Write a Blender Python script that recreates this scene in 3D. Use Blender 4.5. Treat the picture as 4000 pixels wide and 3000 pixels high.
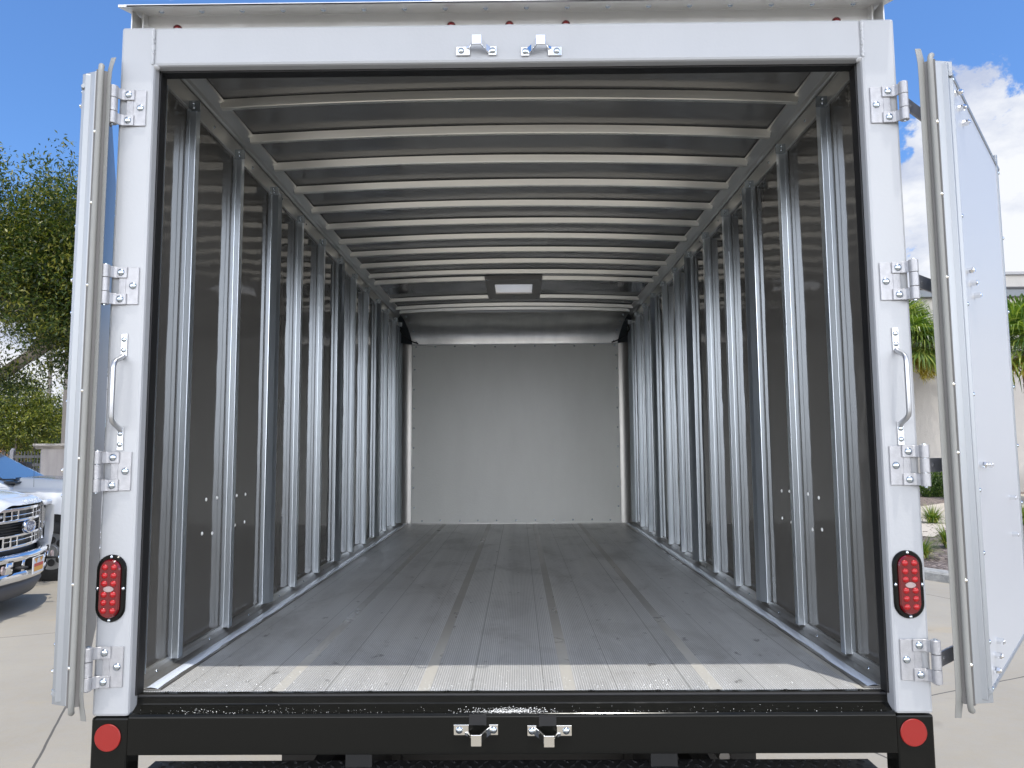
import bpy, bmesh, math, random
import numpy as np
from mathutils import Vector, Matrix

for o in list(bpy.data.objects): bpy.data.objects.remove(o)
SC = bpy.context.scene
COL = SC.collection
rng = np.random.default_rng(7)
random.seed(7)
G = -1.39            # ground level; z = 0 is the cargo floor of the truck

# ------------------------------------------------------------------ camera
cam_d = bpy.data.cameras.new('camera'); cam = bpy.data.objects.new('camera', cam_d); COL.objects.link(cam)
cam_d.sensor_width = 36; cam_d.lens = 2830.58 / 4000 * 36
cam_d.clip_start = .05; cam_d.clip_end = 3000
_r = Vector((0.9999374634, 0.008965028855, -0.006685620336))
_u = Vector((0.007476791368, -0.0913367486, 0.995791994))
_f = Vector((-0.008316661139, 0.9957797, 0.0913980664))
M = Matrix((( _r.x, _u.x, -_f.x), (_r.y, _u.y, -_f.y), (_r.z, _u.z, -_f.z)))
cam.matrix_world = Matrix.Translation((0.029046, -2.17647, 0.714163)) @ M.to_4x4()
SC.camera = cam

# ------------------------------------------------------------------ world and sun
SUNV = Vector((.20, -.33, 1.93)).normalized()      # towards the sun
EL = math.asin(SUNV.z); AZ = math.atan2(SUNV.x, SUNV.y)
W = bpy.data.worlds.new("World"); SC.world = W; W.use_nodes = True
nt = W.node_tree; nt.nodes.clear()
def N(nt, t, **k):
    n = nt.nodes.new(t)
    for a, b in k.items(): setattr(n, a, b)
    return n
def L(nt, a, b): nt.links.new(a, b)
def math_(nt, op, a, b=None, c=None, clamp=False):
    n = N(nt, 'ShaderNodeMath', operation=op); n.use_clamp = clamp
    for i, x in enumerate((a, b, c)):
        if x is None: continue
        if isinstance(x, (int, float)): n.inputs[i].default_value = x
        else: L(nt, x, n.inputs[i])
    return n.outputs[0]
def maprange(nt, v, a, b, c=0., d=1., smooth=False):
    n = N(nt, 'ShaderNodeMapRange'); n.clamp = True
    if smooth: n.interpolation_type = 'SMOOTHSTEP'
    L(nt, v, n.inputs['Value'])
    for k, x in (('From Min', a), ('From Max', b), ('To Min', c), ('To Max', d)): n.inputs[k].default_value = x
    return n.outputs['Result']
def noise(nt, vec, scale, detail=4., rough=.5, dist=0., dim='3D'):
    n = N(nt, 'ShaderNodeTexNoise'); n.noise_dimensions = dim
    if vec is not None: L(nt, vec, n.inputs['Vector'])
    n.inputs['Scale'].default_value = scale; n.inputs['Detail'].default_value = detail
    n.inputs['Roughness'].default_value = rough; n.inputs['Distortion'].default_value = dist
    return n.outputs['Fac']
def mixc(nt, f, a, b, mode='MIX'):
    n = N(nt, 'ShaderNodeMix'); n.data_type = 'RGBA'; n.blend_type = mode
    if isinstance(f, (int, float)): n.inputs['Factor'].default_value = f
    else: L(nt, f, n.inputs['Factor'])
    for k, x in ((6, a), (7, b)):
        if isinstance(x, (tuple, list)): n.inputs[k].default_value = (*x[:3], 1)
        else: L(nt, x, n.inputs[k])
    return n.outputs[2]
def vmap(nt, vec, scale=(1, 1, 1), loc=(0, 0, 0), rot=(0, 0, 0)):
    n = N(nt, 'ShaderNodeMapping'); L(nt, vec, n.inputs['Vector'])
    n.inputs['Scale'].default_value = scale; n.inputs['Location'].default_value = loc; n.inputs['Rotation'].default_value = rot
    return n.outputs['Vector']

sky = N(nt, 'ShaderNodeTexSky'); sky.sky_type = 'NISHITA'; sky.sun_disc = False
sky.sun_elevation = EL; sky.sun_rotation = AZ
sky.altitude = 0; sky.air_density = 1.0; sky.dust_density = .3; sky.ozone_density = 2.2
tc = N(nt, 'ShaderNodeTexCoord'); gen = tc.outputs['Generated']
sep = N(nt, 'ShaderNodeSeparateXYZ'); L(nt, gen, sep.inputs[0])
z = sep.outputs['Z']
hx = math_(nt, 'ARCTAN2', sep.outputs['X'], sep.outputs['Y'])
warp = noise(nt, gen, 2.2, 2., .5)
cn = noise(nt, vmap(nt, gen, (1, 1, 1.5), (.35, .1, .62)), 5.6, 13., .62, .2)
# cumulus banks: more cover low down and towards the front right (and a little puff high ahead)
low = maprange(nt, z, .02, .34, .30, .0, True)
d1 = math_(nt, 'ABSOLUTE', math_(nt, 'SUBTRACT', hx, .59))
bank = math_(nt, 'MULTIPLY', maprange(nt, d1, .0, .22, 1., 0., True), maprange(nt, z, .33, .47, .37, 0., True))
d2 = math_(nt, 'ABSOLUTE', math_(nt, 'SUBTRACT', hx, -.04))
puff = math_(nt, 'MULTIPLY', maprange(nt, d2, .02, .16, 1., 0., True),
             math_(nt, 'MULTIPLY', maprange(nt, z, .49, .53, 0., .30, True), maprange(nt, z, .56, .62, 1., 0., True)))
rear = maprange(nt, sep.outputs['Y'], -.02, -.45, 0., .26, True)      # unseen cloud bank added behind the camera to light the cargo box
cv = math_(nt, 'ADD', math_(nt, 'ADD', cn, rear), math_(nt, 'ADD', low, math_(nt, 'ADD', bank, puff)))
mask = maprange(nt, cv, .665, .715, 0., 1., True)
shade = noise(nt, vmap(nt, gen, (1, 1, 1.9), (.35, .1, .70)), 5.2, 9., .58, .2)
ccol = N(nt, 'ShaderNodeValToRGB'); L(nt, math_(nt, 'ADD', shade, math_(nt, 'MULTIPLY', math_(nt, 'SUBTRACT', cv, .7), .55)), ccol.inputs[0])
ccol.color_ramp.elements[0].position = .40; ccol.color_ramp.elements[0].color = (5.0, 5.6, 7.2, 1)
ccol.color_ramp.elements[1].position = .62; ccol.color_ramp.elements[1].color = (8.7, 8.9, 9.3, 1)
SKY_T = (1.0, 1.0, 1.0)
bg = N(nt, 'ShaderNodeBackground'); bg.inputs['Strength'].default_value = .10
skyc = mixc(nt, 1.0, sky.outputs[0], (1.0, 1.40, 1.86), 'MULTIPLY')
vb = N(nt, 'ShaderNodeVectorMath', operation='SCALE'); L(nt, ccol.outputs[0], vb.inputs[0]); rear_fill = math_(nt, 'MULTIPLY', maprange(nt, sep.outputs['Y'], -.05, -.5, 0., 1., True), maprange(nt, z, .22, .62, 4.0, .25, True))  # added rear cloud is boosted near the horizon as fill for the interior
L(nt, math_(nt, 'ADD', rear_fill, 1.), vb.inputs['Scale'])
L(nt, mixc(nt, mask, skyc, vb.outputs[0]), bg.inputs['Color'])
wo = N(nt, 'ShaderNodeOutputWorld'); L(nt, bg.outputs[0], wo.inputs[0])

sd = bpy.data.lights.new('sun', 'SUN'); sd.energy = 3.1; sd.angle = math.radians(.5); sd.color = (1, .955, .88)
so = bpy.data.objects.new('sun', sd); COL.objects.link(so); so.location = (2, -4, 30)
so.rotation_euler = (-SUNV).to_track_quat('-Z', 'Y').to_euler()

SC.view_settings.view_transform = 'Standard'; SC.view_settings.look = 'None'
SC.view_settings.gamma = 1; SC.view_settings.exposure = 0.14
SC.cycles.max_bounces = 12; SC.cycles.diffuse_bounces = 7; SC.cycles.glossy_bounces = 7
SC.cycles.sample_clamp_indirect = 8
SC.render.resolution_x = 1024; SC.render.resolution_y = 768

# ------------------------------------------------------------------ materials
MATS = {}
def mat(name, col, rough=.5, metal=0., coat=0., spec=None, ior=None, bump=None, var=None, rvar=None, trans=0., coords='Object', emis=None):
    """var=(scale,color2,amount,stretch)  bump=(scale,dist,stretch)  rvar=(scale,amount)"""
    m = bpy.data.materials.new(name); m.use_nodes = True; nt = m.node_tree
    b = nt.nodes['Principled BSDF']
    b.inputs['Base Color'].default_value = (*col, 1); b.inputs['Roughness'].default_value = rough; b.inputs['Metallic'].default_value = metal
    b.inputs['Coat Weight'].default_value = coat; b.inputs['Coat Roughness'].default_value = .08
    b.inputs['Transmission Weight'].default_value = trans
    if spec is not None: b.inputs['Specular IOR Level'].default_value = spec
    if ior is not None: b.inputs['IOR'].default_value = ior
    if emis: b.inputs['Emission Color'].default_value = (*emis[0], 1); b.inputs['Emission Strength'].default_value = emis[1]
    tc = N(nt, 'ShaderNodeTexCoord').outputs[coords]
    if var:
        s, c2, amt, st = var
        f = noise(nt, vmap(nt, tc, st), s, 6., .62)
        f = maprange(nt, f, .5 - .22 / max(amt, .01) * .5, .5 + .22 / max(amt, .01) * .5)
        L(nt, mixc(nt, f, col, c2), b.inputs['Base Color'])
    if rvar:
        f = noise(nt, tc, rvar[0], 5., .6)
        L(nt, maprange(nt, f, .35, .65, rough - rvar[1], rough + rvar[1]), b.inputs['Roughness'])
    if bump:
        f = noise(nt, vmap(nt, tc, bump[2]), bump[0], 3., .5)
        bn = N(nt, 'ShaderNodeBump'); bn.inputs['Distance'].default_value = bump[1]; bn.inputs['Strength'].default_value = 1
        L(nt, f, bn.inputs['Height']); L(nt, bn.outputs[0], b.inputs['Normal'])
    MATS[name] = m; return m

WHITE = mat('white_paint', (.415, .427, .445), .32, 0, .08, var=(3., (.385, .395, .41), .5, (1, 1, .3)), bump=(90, .0004, (1, 1, 1)))
WHITE2 = mat('white_liner', (.49, .50, .515), .42, bump=(120, .0005, (1, 1, 1)))
BLACK = mat('black_paint', (.008, .008, .007), .12, 0, 0., spec=.2, rvar=(14, .05))
RUBBER = mat('black_rubber', (.008, .008, .009), .55)
GASKET = mat('grey_gasket', (.25, .25, .235), .55, bump=(300, .0006, (1, 1, 1)))
DGASKET = mat('dark_gasket', (.13, .125, .12), .5)
CAST = mat('hinge_metal', (.43, .43, .445), .45, .5, var=(40, (.36, .36, .37), .7, (1, 1, 1)), bump=(260, .0006, (1, 1, 1)))
ZINC = mat('zinc_bolt', (.52, .58, .64), .20, 1.)
CHROME = mat('chrome', (.82, .83, .85), .06, 1.)
YZINC = mat('warm_zinc', (.86, .83, .76), .12, 1.)
ALU = mat('aluminium', (.54, .55, .565), .34, .9, var=(4, (.49, .50, .51), .4, (1, 1, .2)), rvar=(20, .06))
ALU_CAP = mat('cap_aluminium', (.74, .74, .735), .36, .6, var=(3, (.64, .64, .625), .4, (1, 1, 1)), rvar=(9, .08))
RAIL = mat('rail_aluminium', (.66, .655, .63), .32, .8, var=(5, (.59, .585, .565), .3, (1, .12, 1)))
GALV = mat('galvanised_steel', (.70, .76, .82), .28, .93, var=(30, (.63, .69, .745), .3, (1, 1, .05)))
BOW = mat('roof_bow_steel', (.92, .89, .80), .30, .88, var=(14, (.72, .71, .67), .4, (.12, 1, 1)))
WALL = mat('dark_wall_sheet', (.088, .084, .077), .06, 0, 0, ior=1.5, bump=(1.6, .008, (1, 1, 1)))
CEIL = mat('ceiling_sheet', (.15, .15, .147), .15, 0, 0, ior=1.9, bump=(1.3, .006, (1, 1, 1)))
COVE = mat('cove_sheet', (.88, .87, .84), .28, .9, var=(5, (.74, .73, .71), .5, (2, 1, 1)), bump=(2.5, .006, (1, 1, 1)))
EDGE = mat('door_edge_aluminium', (.33, .345, .36), .42, .6)
RAILD = mat('base_rail_metal', (.34, .33, .305), .40, .8, var=(9, (.22, .21, .20), .8, (1, .2, 1)))
SEALANT = mat('pale_sealant', (.66, .72, .82), .25, 0, .3)
CORNER = mat('corner_cove_metal', (.50, .49, .47), .34, .85, var=(4, (.44, .43, .41), .4, (1, 1, .3)))
LINER = mat('front_liner', (.86, .87, .83), .24, 0, 0, var=(2.2, (.80, .81, .77), .7, (1, 1, .35)), bump=(60, .0012, (1, 1, 3)))
DARKPL = mat('dark_plate', (.055, .065, .075), .35, .3)
LAMPFR = mat('lamp_frame_grey', (.42, .395, .365), .45, .1)
LAMPW = mat('lamp_plate_white', (.80, .79, .76), .30)
REDREF = mat('red_reflector', (.26, .006, .003), .35, 0, .15, bump=(700, .0006, (1, 1, 1)))
REDLENS = mat('red_lens', (.12, .002, .004), .07, 0, 1.)
REDLED = mat('red_led', (.36, .004, .007), .30, 0, .15)
CLEAR = mat('clear_lens', (.36, .28, .27), .1, 0, .8)
TYRE = mat('tyre_rubber', (.022, .022, .022), .75, bump=(60, .002, (1, 1, 1)))
UNDER = mat('underbody_black', (.012, .012, .012), .5)
CAR = mat('car_white', (.66, .67, .68), .22, 0, .8)
GLASS = mat('car_glass', (.03, .06, .075), .03, 0, 1., spec=1.)
DARKTRIM = mat('dark_trim', (.02, .02, .02), .5)
TRIMGREY = mat('grey_valance', (.075, .075, .08), .5, 0)
GRIT = mat('white_grit', (.84, .84, .82), .6)

# floor: ribbed extrusion with a seam every so often, smooth lands and scuffs
FLOOR = mat('floor_aluminium', (.36, .36, .35), .40, .35)
nt = FLOOR.node_tree; b = nt.nodes['Principled BSDF']
ob = N(nt, 'ShaderNodeTexCoord').outputs['Object']; sp = N(nt, 'ShaderNodeSeparateXYZ'); L(nt, ob, sp.inputs[0]); X = sp.outputs['X']
def fmod(off, per): return math_(nt, 'MODULO', math_(nt, 'ADD', X, (400 if per < .05 else 20) * per + off), per)
rib = math_(nt, 'ABSOLUTE', math_(nt, 'SUBTRACT', math_(nt, 'MULTIPLY', fmod(0, .0074), 1 / .0074), .5))
ribm = maprange(nt, rib, .18, .34, 0, 1, True)
landd = math_(nt, 'ABSOLUTE', math_(nt, 'SUBTRACT', fmod(.261, .4385), .4385 / 2 - .0))  # distance pattern
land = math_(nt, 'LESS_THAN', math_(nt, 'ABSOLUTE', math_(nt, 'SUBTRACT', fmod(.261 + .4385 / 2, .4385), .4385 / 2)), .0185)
seam = math_(nt, 'LESS_THAN', math_(nt, 'ABSOLUTE', math_(nt, 'SUBTRACT', fmod(.008, .21925), .21925 / 2)), .0014)
seam2 = math_(nt, 'LESS_THAN', math_(nt, 'ABSOLUTE', math_(nt, 'SUBTRACT', fmod(.235, .4385), .4385 / 2)), .0022)
band = noise(nt, vmap(nt, ob, (9, .12, 1)), 1., 3., .6)
scuff = noise(nt, vmap(nt, ob, (2.2, 1.1, 1), (3, 1, 0)), 1.6, 9., .66, .6)
spots = noise(nt, vmap(nt, ob, (9, 5, 1)), 2.0, 5., .6)
base = mixc(nt, maprange(nt, band, .35, .65), (.64, .64, .63), (.78, .78, .77))
base = mixc(nt, maprange(nt, scuff, .50, .68, 0, .65), base, (.47, .465, .45))
base = mixc(nt, maprange(nt, spots, .64, .70, 0, .6), base, (.12, .115, .11))
groove = mixc(nt, 1., base, (.70, .70, .70), 'MULTIPLY')
base = mixc(nt, ribm, groove, base)
landc = mixc(nt, maprange(nt, sp.outputs['Y'], .30, 1.3, 0, 1, True), (.56, .54, .49), (.29, .275, .255))  # land tone painted by depth: sunlit at the door, shaded and dirty inside
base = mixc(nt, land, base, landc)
base = mixc(nt, seam, base, (.30, .30, .29))
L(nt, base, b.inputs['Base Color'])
L(nt, math_(nt, 'SUBTRACT', maprange(nt, scuff, .35, .65, .38, .54), math_(nt, 'MULTIPLY', land, .12)), b.inputs['Roughness'])
L(nt, math_(nt, 'SUBTRACT', .42, math_(nt, 'MULTIPLY', land, .25)), b.inputs['Metallic'])
hgt = math_(nt, 'MULTIPLY', ribm, math_(nt, 'SUBTRACT', 1., land))
bn = N(nt, 'ShaderNodeBump'); bn.inputs['Distance'].default_value = .0008; bn.inputs['Strength'].default_value = .6
L(nt, hgt, bn.inputs['Height']); L(nt, bn.outputs[0], b.inputs['Normal'])

# ------------------------------------------------------------------ mesh helpers
class MB:
    def __init__(s): s.v = []; s.f = []; s.m = []; s.sm = []
    def add(s, vs, fs, mi=0, smooth=False):
        k = len(s.v); s.v += [tuple(map(float, p)) for p in vs]
        s.f += [tuple(k + i for i in f) for f in fs]; s.m += [mi] * len(fs); s.sm += [smooth] * len(fs); return s
    def box(s, x0, x1, y0, y1, z0, z1, mi=0):
        vs = [(x, y, z) for x in (x0, x1) for y in (y0, y1) for z in (z0, z1)]
        return s.add(vs, [(0, 1, 3, 2), (4, 6, 7, 5), (0, 4, 5, 1), (2, 3, 7, 6), (0, 2, 6, 4), (1, 5, 7, 3)], mi)
    def prism(s, prof, axis, a, b, mi=0, smooth=False, caps=True, closed=True):
        """prof: 2-D points. axis 'x': (y,z) ; 'y': (x,z) ; 'z': (x,y)"""
        def P(p, t): return (t, p[0], p[1]) if axis == 'x' else ((p[0], t, p[1]) if axis == 'y' else (p[0], p[1], t))
        n = len(prof); vs = [P(p, a) for p in prof] + [P(p, b) for p in prof]
        fs = [(i, (i + 1) % n, n + (i + 1) % n, n + i) for i in range(n if closed else n - 1)]
        s.add(vs, fs, mi, smooth)
        if caps and closed: s.add(vs, [tuple(range(n))[::-1], tuple(range(n, 2 * n))], mi)
        return s
    def cyl(s, c, r, h, axis='z', n=20, mi=0, r2=None, smooth=True, caps=True):
        r2 = r if r2 is None else r2; vs = []
        for k, rr in ((0, r), (1, r2)):
            for i in range(n):
                a = 2 * math.pi * i / n; p, q = rr * math.cos(a), rr * math.sin(a)
                if axis == 'z': vs.append((c[0] + p, c[1] + q, c[2] + k * h))
                elif axis == 'y': vs.append((c[0] + p, c[1] + k * h, c[2] + q))
                else: vs.append((c[0] + k * h, c[1] + p, c[2] + q))
        s.add(vs, [(i, (i + 1) % n, n + (i + 1) % n, n + i) for i in range(n)], mi, smooth)
        if caps: s.add(vs, [tuple(range(n))[::-1], tuple(range(n, 2 * n))], mi)
        return s
    def dome(s, c, r, h, d=(0, -1, 0), n=12, rings=4, mi=0):
        d = Vector(d).normalized(); a = d.orthogonal().normalized(); b = d.cross(a); c = Vector(c); vs = []
        for k in range(rings):
            t = math.pi / 2 * k / rings; rr = r * math.cos(t); hh = h * math.sin(t)
            for i in range(n):
                an = 2 * math.pi * i / n; vs.append(c + a * rr * math.cos(an) + b * rr * math.sin(an) + d * hh)
        vs.append(c + d * h); fs = []
        for k in range(rings - 1):
            for i in range(n): fs.append((k * n + i, k * n + (i + 1) % n, (k + 1) * n + (i + 1) % n, (k + 1) * n + i))
        for i in range(n): fs.append(((rings - 1) * n + i, (rings - 1) * n + (i + 1) % n, rings * n))
        return s.add(vs, fs, mi, True)
    def tube(s, path, r, n=10, mi=0, caps=True, closed=False):
        pts = [Vector(p) for p in path]; rs = r if isinstance(r, (list, tuple)) else [r] * len(pts); vs = []
        up = None
        for i, p in enumerate(pts):
            t = (pts[min(i + 1, len(pts) - 1)] - pts[max(i - 1, 0)]).normalized()
            if up is None: up = t.orthogonal().normalized()
            up = (up - t * up.dot(t)).normalized(); w = t.cross(up)
            for k in range(n):
                a = 2 * math.pi * k / n; vs.append(p + (up * math.cos(a) + w * math.sin(a)) * rs[i])
        fs = [(i * n + k, i * n + (k + 1) % n, (i + 1) * n + (k + 1) % n, (i + 1) * n + k) for i in range(len(pts) - 1) for k in range(n)]
        if caps: fs += [tuple(range(n))[::-1], tuple(range((len(pts) - 1) * n, len(pts) * n))]
        return s.add(vs, fs, mi, True)
    def strip(s, pts, w, t, wdir, mi=0):
        """flat bar of width w (along wdir) and thickness t following pts"""
        pts = [Vector(p) for p in pts]; wd = Vector(wdir).normalized(); vs = []
        for i, p in enumerate(pts):
            tg = (pts[min(i + 1, len(pts) - 1)] - pts[max(i - 1, 0)]).normalized(); nn = tg.cross(wd).normalized()
            ww = w[i] if isinstance(w, (list, tuple)) else w
            vs += [p - wd * ww / 2 - nn * t / 2, p + wd * ww / 2 - nn * t / 2, p + wd * ww / 2 + nn * t / 2, p - wd * ww / 2 + nn * t / 2]
        fs = [(i * 4 + k, i * 4 + (k + 1) % 4, i * 4 + 4 + (k + 1) % 4, i * 4 + 4 + k) for i in range(len(pts) - 1) for k in range(4)]
        e = (len(pts) - 1) * 4; fs += [(3, 2, 1, 0), (e, e + 1, e + 2, e + 3)]
        return s.add(vs, fs, mi)
    def mirror(s):
        s.v = [(-x, y, z) for x, y, z in s.v]; s.f = [f[::-1] for f in s.f]; return s
    def mesh(s, name, mats):
        me = bpy.data.meshes.new(name); me.from_pydata(s.v, [], s.f)
        for m in (mats if isinstance(mats, (list, tuple)) else [mats]): me.materials.append(m)
        me.polygons.foreach_set('material_index', s.m); me.polygons.foreach_set('use_smooth', s.sm)
        me.update(); return me
def finish(me):
    bm = bmesh.new(); bm.from_mesh(me); bmesh.ops.remove_doubles(bm, verts=bm.verts, dist=1e-5); bmesh.ops.recalc_face_normals(bm, faces=bm.faces)
    for e in bm.edges:
        if len(e.link_faces) == 2 and e.calc_face_angle(0) > .6: e.smooth = False
    bm.to_mesh(me); bm.free()

def thing(name, label, cat, loc=(0, 0, 0), rotz=0., group=None):
    o = bpy.data.objects.new(name, None); COL.objects.link(o); o.empty_display_size = .2
    o.location = loc; o.rotation_euler = (0, 0, rotz); o['label'] = label; o['category'] = cat
    if group: o['group'] = group
    return o
def part(name, mb, mats, parent=None, loc=(0, 0, 0), rot=(0, 0, 0), bevel=0., seg=2, label=None, clean=True):
    me = mb if isinstance(mb, bpy.types.Mesh) else mb.mesh(name, mats)
    if clean and not isinstance(mb, bpy.types.Mesh): finish(me)
    o = bpy.data.objects.new(name, me); COL.objects.link(o); o.location = loc; o.rotation_euler = rot
    if parent is not None: o.parent = parent
    if bevel:
        md = o.modifiers.new('bevel', 'BEVEL'); md.width = bevel; md.segments = seg; md.limit_method = 'ANGLE'; md.angle_limit = math.radians(35)
        md.harden_normals = False
    if label: o['label'] = label
    return o
def tag(o, label=None, cat=None, group=None, kind=None):
    if label: o['label'] = label
    if cat: o['category'] = cat
    if group: o['group'] = group
    if kind: o['kind'] = kind
    return o
def copy_obj(o, parent, loc=None, rot=None, label=None, name=None):
    c = o.copy(); COL.objects.link(c); c.parent = parent
    if loc is not None: c.location = loc
    if rot is not None: c.rotation_euler = rot
    if label: c['label'] = label
    return c
def copy_tree(o, parent=None):
    c = o.copy(); COL.objects.link(c); c.parent = parent
    for ch in list(o.children): copy_tree(ch, c)
    return c

# ================================================================== GROUND
def ground_mat():
    m = mat('concrete', (.40, .375, .33), .85); nt = m.node_tree; b = nt.nodes['Principled BSDF']
    ob = N(nt, 'ShaderNodeTexCoord').outputs['Object']
    big = noise(nt, ob, .45, 6., .6); fine = noise(nt, ob, 9., 8., .7); gr = noise(nt, ob, 160., 3., .7)
    brush = noise(nt, vmap(nt, ob, (1, 18, 1), rot=(0, 0, math.radians(-66))), 4., 5., .6)
    c = mixc(nt, maprange(nt, big, .35, .65), (.315, .278, .215), (.385, .342, .268))
    c = mixc(nt, maprange(nt, fine, .35, .7, 0, .5), c, (.33, .31, .275))
    c = mixc(nt, maprange(nt, brush, .4, .7, 0, .35), c, (.30, .285, .255))
    c = mixc(nt, maprange(nt, gr, .30, .42, .30, 0), c, (.16, .15, .13))
    st = noise(nt, vmap(nt, ob, (.5, 1.5, 1), (2.2, 4.1, 0)), .9, 5., .6)
    c = mixc(nt, maprange(nt, st, .60, .72, 0, .32), c, (.42, .31, .16))
    sp = N(nt, 'ShaderNodeSeparateXYZ'); L(nt, ob, sp.inputs[0]); x, y = sp.outputs['X'], sp.outputs['Y']
    wob = math_(nt, 'MULTIPLY', math_(nt, 'SUBTRACT', noise(nt, ob, 3., 4.), .5), .02)
    def line(nx, ny, off, per, w):
        s = math_(nt, 'ADD', math_(nt, 'MULTIPLY', x, nx), math_(nt, 'MULTIPLY', y, ny)); s = math_(nt, 'ADD', s, wob)
        k = math_(nt, 'MODULO', math_(nt, 'ADD', s, 100 * per - off + per / 2), per)
        return math_(nt, 'LESS_THAN', math_(nt, 'ABSOLUTE', math_(nt, 'SUBTRACT', k, per / 2)), w)
    ln = math_(nt, 'MAXIMUM', line(.915, .403, -1.81, 5.33, .009), line(-.403, .915, 2.47, 5.72, .008))
    c = mixc(nt, math_(nt, 'MULTIPLY', ln, .85), c, (.06, .055, .05))
    oil = noise(nt, ob, 1.7, 3., .5, .5)
    c = mixc(nt, maprange(nt, oil, .68, .76, 0, .4), c, (.17, .155, .13))
    L(nt, c, b.inputs['Base Color'])
    bn = N(nt, 'ShaderNodeBump'); bn.inputs['Distance'].default_value = .004; L(nt, fine, bn.inputs['Height']); L(nt, bn.outputs[0], b.inputs['Normal'])
    return m
m = MB(); R_ = 900
m.add([(-R_, -R_, G), (R_, -R_, G), (R_, R_, G), (-R_, R_, G)], [(0, 1, 2, 3)])
tag(part('ground', m, ground_mat(), clean=False), kind='structure')

# kerb and planting bed on the right
K0 = Vector((6.60, 9.56)); KD = Vector((.50, -.866)).normalized(); KN = Vector((-KD.y, KD.x)) # KN points right/away
if KN.x < 0: KN = -KN
def kp(s, t): p = K0 + KD * s + KN * t; return (p.x, p.y)
kerb_m = mat('kerb_concrete', (.42, .41, .38), .9, var=(6, (.26, .26, .245), .9, (1, 1, 1)), bump=(40, .01, (1, 1, 1)))
m = MB()
prof = [(0, 0), (0, .12), (.02, .15), (.30, .15), (.30, -.05), (0, -.05)]
a0, a1 = -30, 14
vs = []
for s in (a0, a1):
    for t, h in prof: p = kp(s, t); vs.append((p[0], p[1], G + h))
n = len(prof); m.add(vs, [(i, (i + 1) % n, n + (i + 1) % n, n + i) for i in range(n)] + [tuple(range(n)), tuple(range(n, 2 * n))[::-1]])
tag(part('kerb', m, kerb_m), kind='structure')
mulch = mat('mulch_bark', (.20, .15, .125), .95, bump=(55, .05, (1, 1, 1)))
nt = mulch.node_tree; b = nt.nodes['Principled BSDF']; ob = N(nt, 'ShaderNodeTexCoord').outputs['Object']
vo = N(nt, 'ShaderNodeTexVoronoi'); L(nt, vmap(nt, ob, (16, 34, 20), rot=(0, 0, .5)), vo.inputs['Vector']); vo.inputs['Scale'].default_value = 1.
rp = N(nt, 'ShaderNodeValToRGB'); L(nt, N_ := vo.outputs['Color'], rp.inputs[0])
rp.color_ramp.elements[0].color = (.07, .05, .045, 1); rp.color_ramp.elements[0].position = .15
rp.color_ramp.elements[1].color = (.38, .31, .27, 1); rp.color_ramp.elements[1].position = .8
L(nt, rp.outputs[0], b.inputs['Base Color'])
m = MB(); q = [kp(a0, .30), kp(a1, .30), kp(a1, 60), kp(a0, 60)]
m.add([(x, y, G + .11) for x, y in q], [(0, 1, 2, 3)])
bed = part('mulch_ground', m, mulch, clean=False); tag(bed, kind='structure')
# loose bark chips near the kerb: stuff
m = MB(); chips = 5200
for i in range(chips):
    s = rng.uniform(-6, 3); t = .34 + 9 * rng.random() ** 1.6; x, y = kp(s, t); a = rng.uniform(0, math.pi); l = rng.uniform(.02, .055); w = l * rng.uniform(.25, .5)
    dz = rng.uniform(-.012, .012); zz = G + .118 + rng.uniform(0, .02); c, sn = math.cos(a), math.sin(a)
    m.add([(x - c * l, y - sn * l, zz - dz), (x + sn * w, y - c * w, zz), (x + c * l, y + sn * l, zz + dz), (x - sn * w, y + c * w, zz + .008)], [(0, 1, 2, 3)])
tag(part('bark_chips', m, mulch, clean=False), 'loose brown and grey bark chips covering the planting bed', 'mulch', kind='stuff')
# pale footpath crossing the bed
m = MB(); pp = [(9.2, 14.2), (11.6, 17.3), (14.6, 20.3), (22, 26.5)]; pq = [(8.4, 16.2), (10.6, 19.3), (13.6, 22.7), (21, 29.5)]
m.add([(x, y, G + .13) for x, y in pp + pq], [(i, i + 1, 5 + i, 4 + i) for i in range(3)])
tag(part('path', m, mat('path_concrete', (.50, .44, .36), .9, bump=(30, .004, (1, 1, 1))), clean=False), kind='structure')

# ================================================================== BOX TRUCK
T = thing('box_truck', 'white box truck parked with its two rear doors swung open, empty cargo box inside', 'truck', (0, 2.5, G))
OFF = (0, -2.5, -G)
def tp(name, mb, mats, bevel=0., label=None, parent=None, clean=True, loc=None):
    return part(name, mb, mats, parent or T, OFF if parent is None and loc is None else (loc or (0, 0, 0)), bevel=bevel, label=label, clean=clean)

H = 1.22; XI = 1.112; ZT = 2.061; ZO = 1.932; ZJ = -.05; ZB = -.158
# rear frame: two posts and the header as one white mesh
m = MB()
m.box(-H, -XI, 0, .075, ZJ, ZT); m.box(XI, H, 0, .075, ZJ, ZT); m.box(-XI - .004, XI + .004, .0015, .075, ZO, ZT - .001)
tp('rear_frame', m, WHITE, bevel=.009)
# rough weld beads in the header corners
for s in (-1, 1):
    m = MB(); pts = [(s * (XI + .006 + rng.uniform(-.0015, .0015)), -.0005, z) for z in np.linspace(ZO + .004, ZT - .01, 26)]
    m.tube(pts, [.0035 + rng.uniform(-.001, .0016) for _ in pts], 6)
    m.dome((s * (XI - .002), .010, ZO - .001), .011, .006, (0, -.5, -1), 10, 3)
    tp('weld_bead', m, WHITE2)
tp('lower_post', MB().box(-H, -XI - .0005, .002, .075, -.52, ZJ - .003), BLACK, bevel=.006); tp('lower_post', MB().box(XI + .0005, H, .002, .075, -.52, ZJ - .003), BLACK, bevel=.006)
m = MB()
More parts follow.
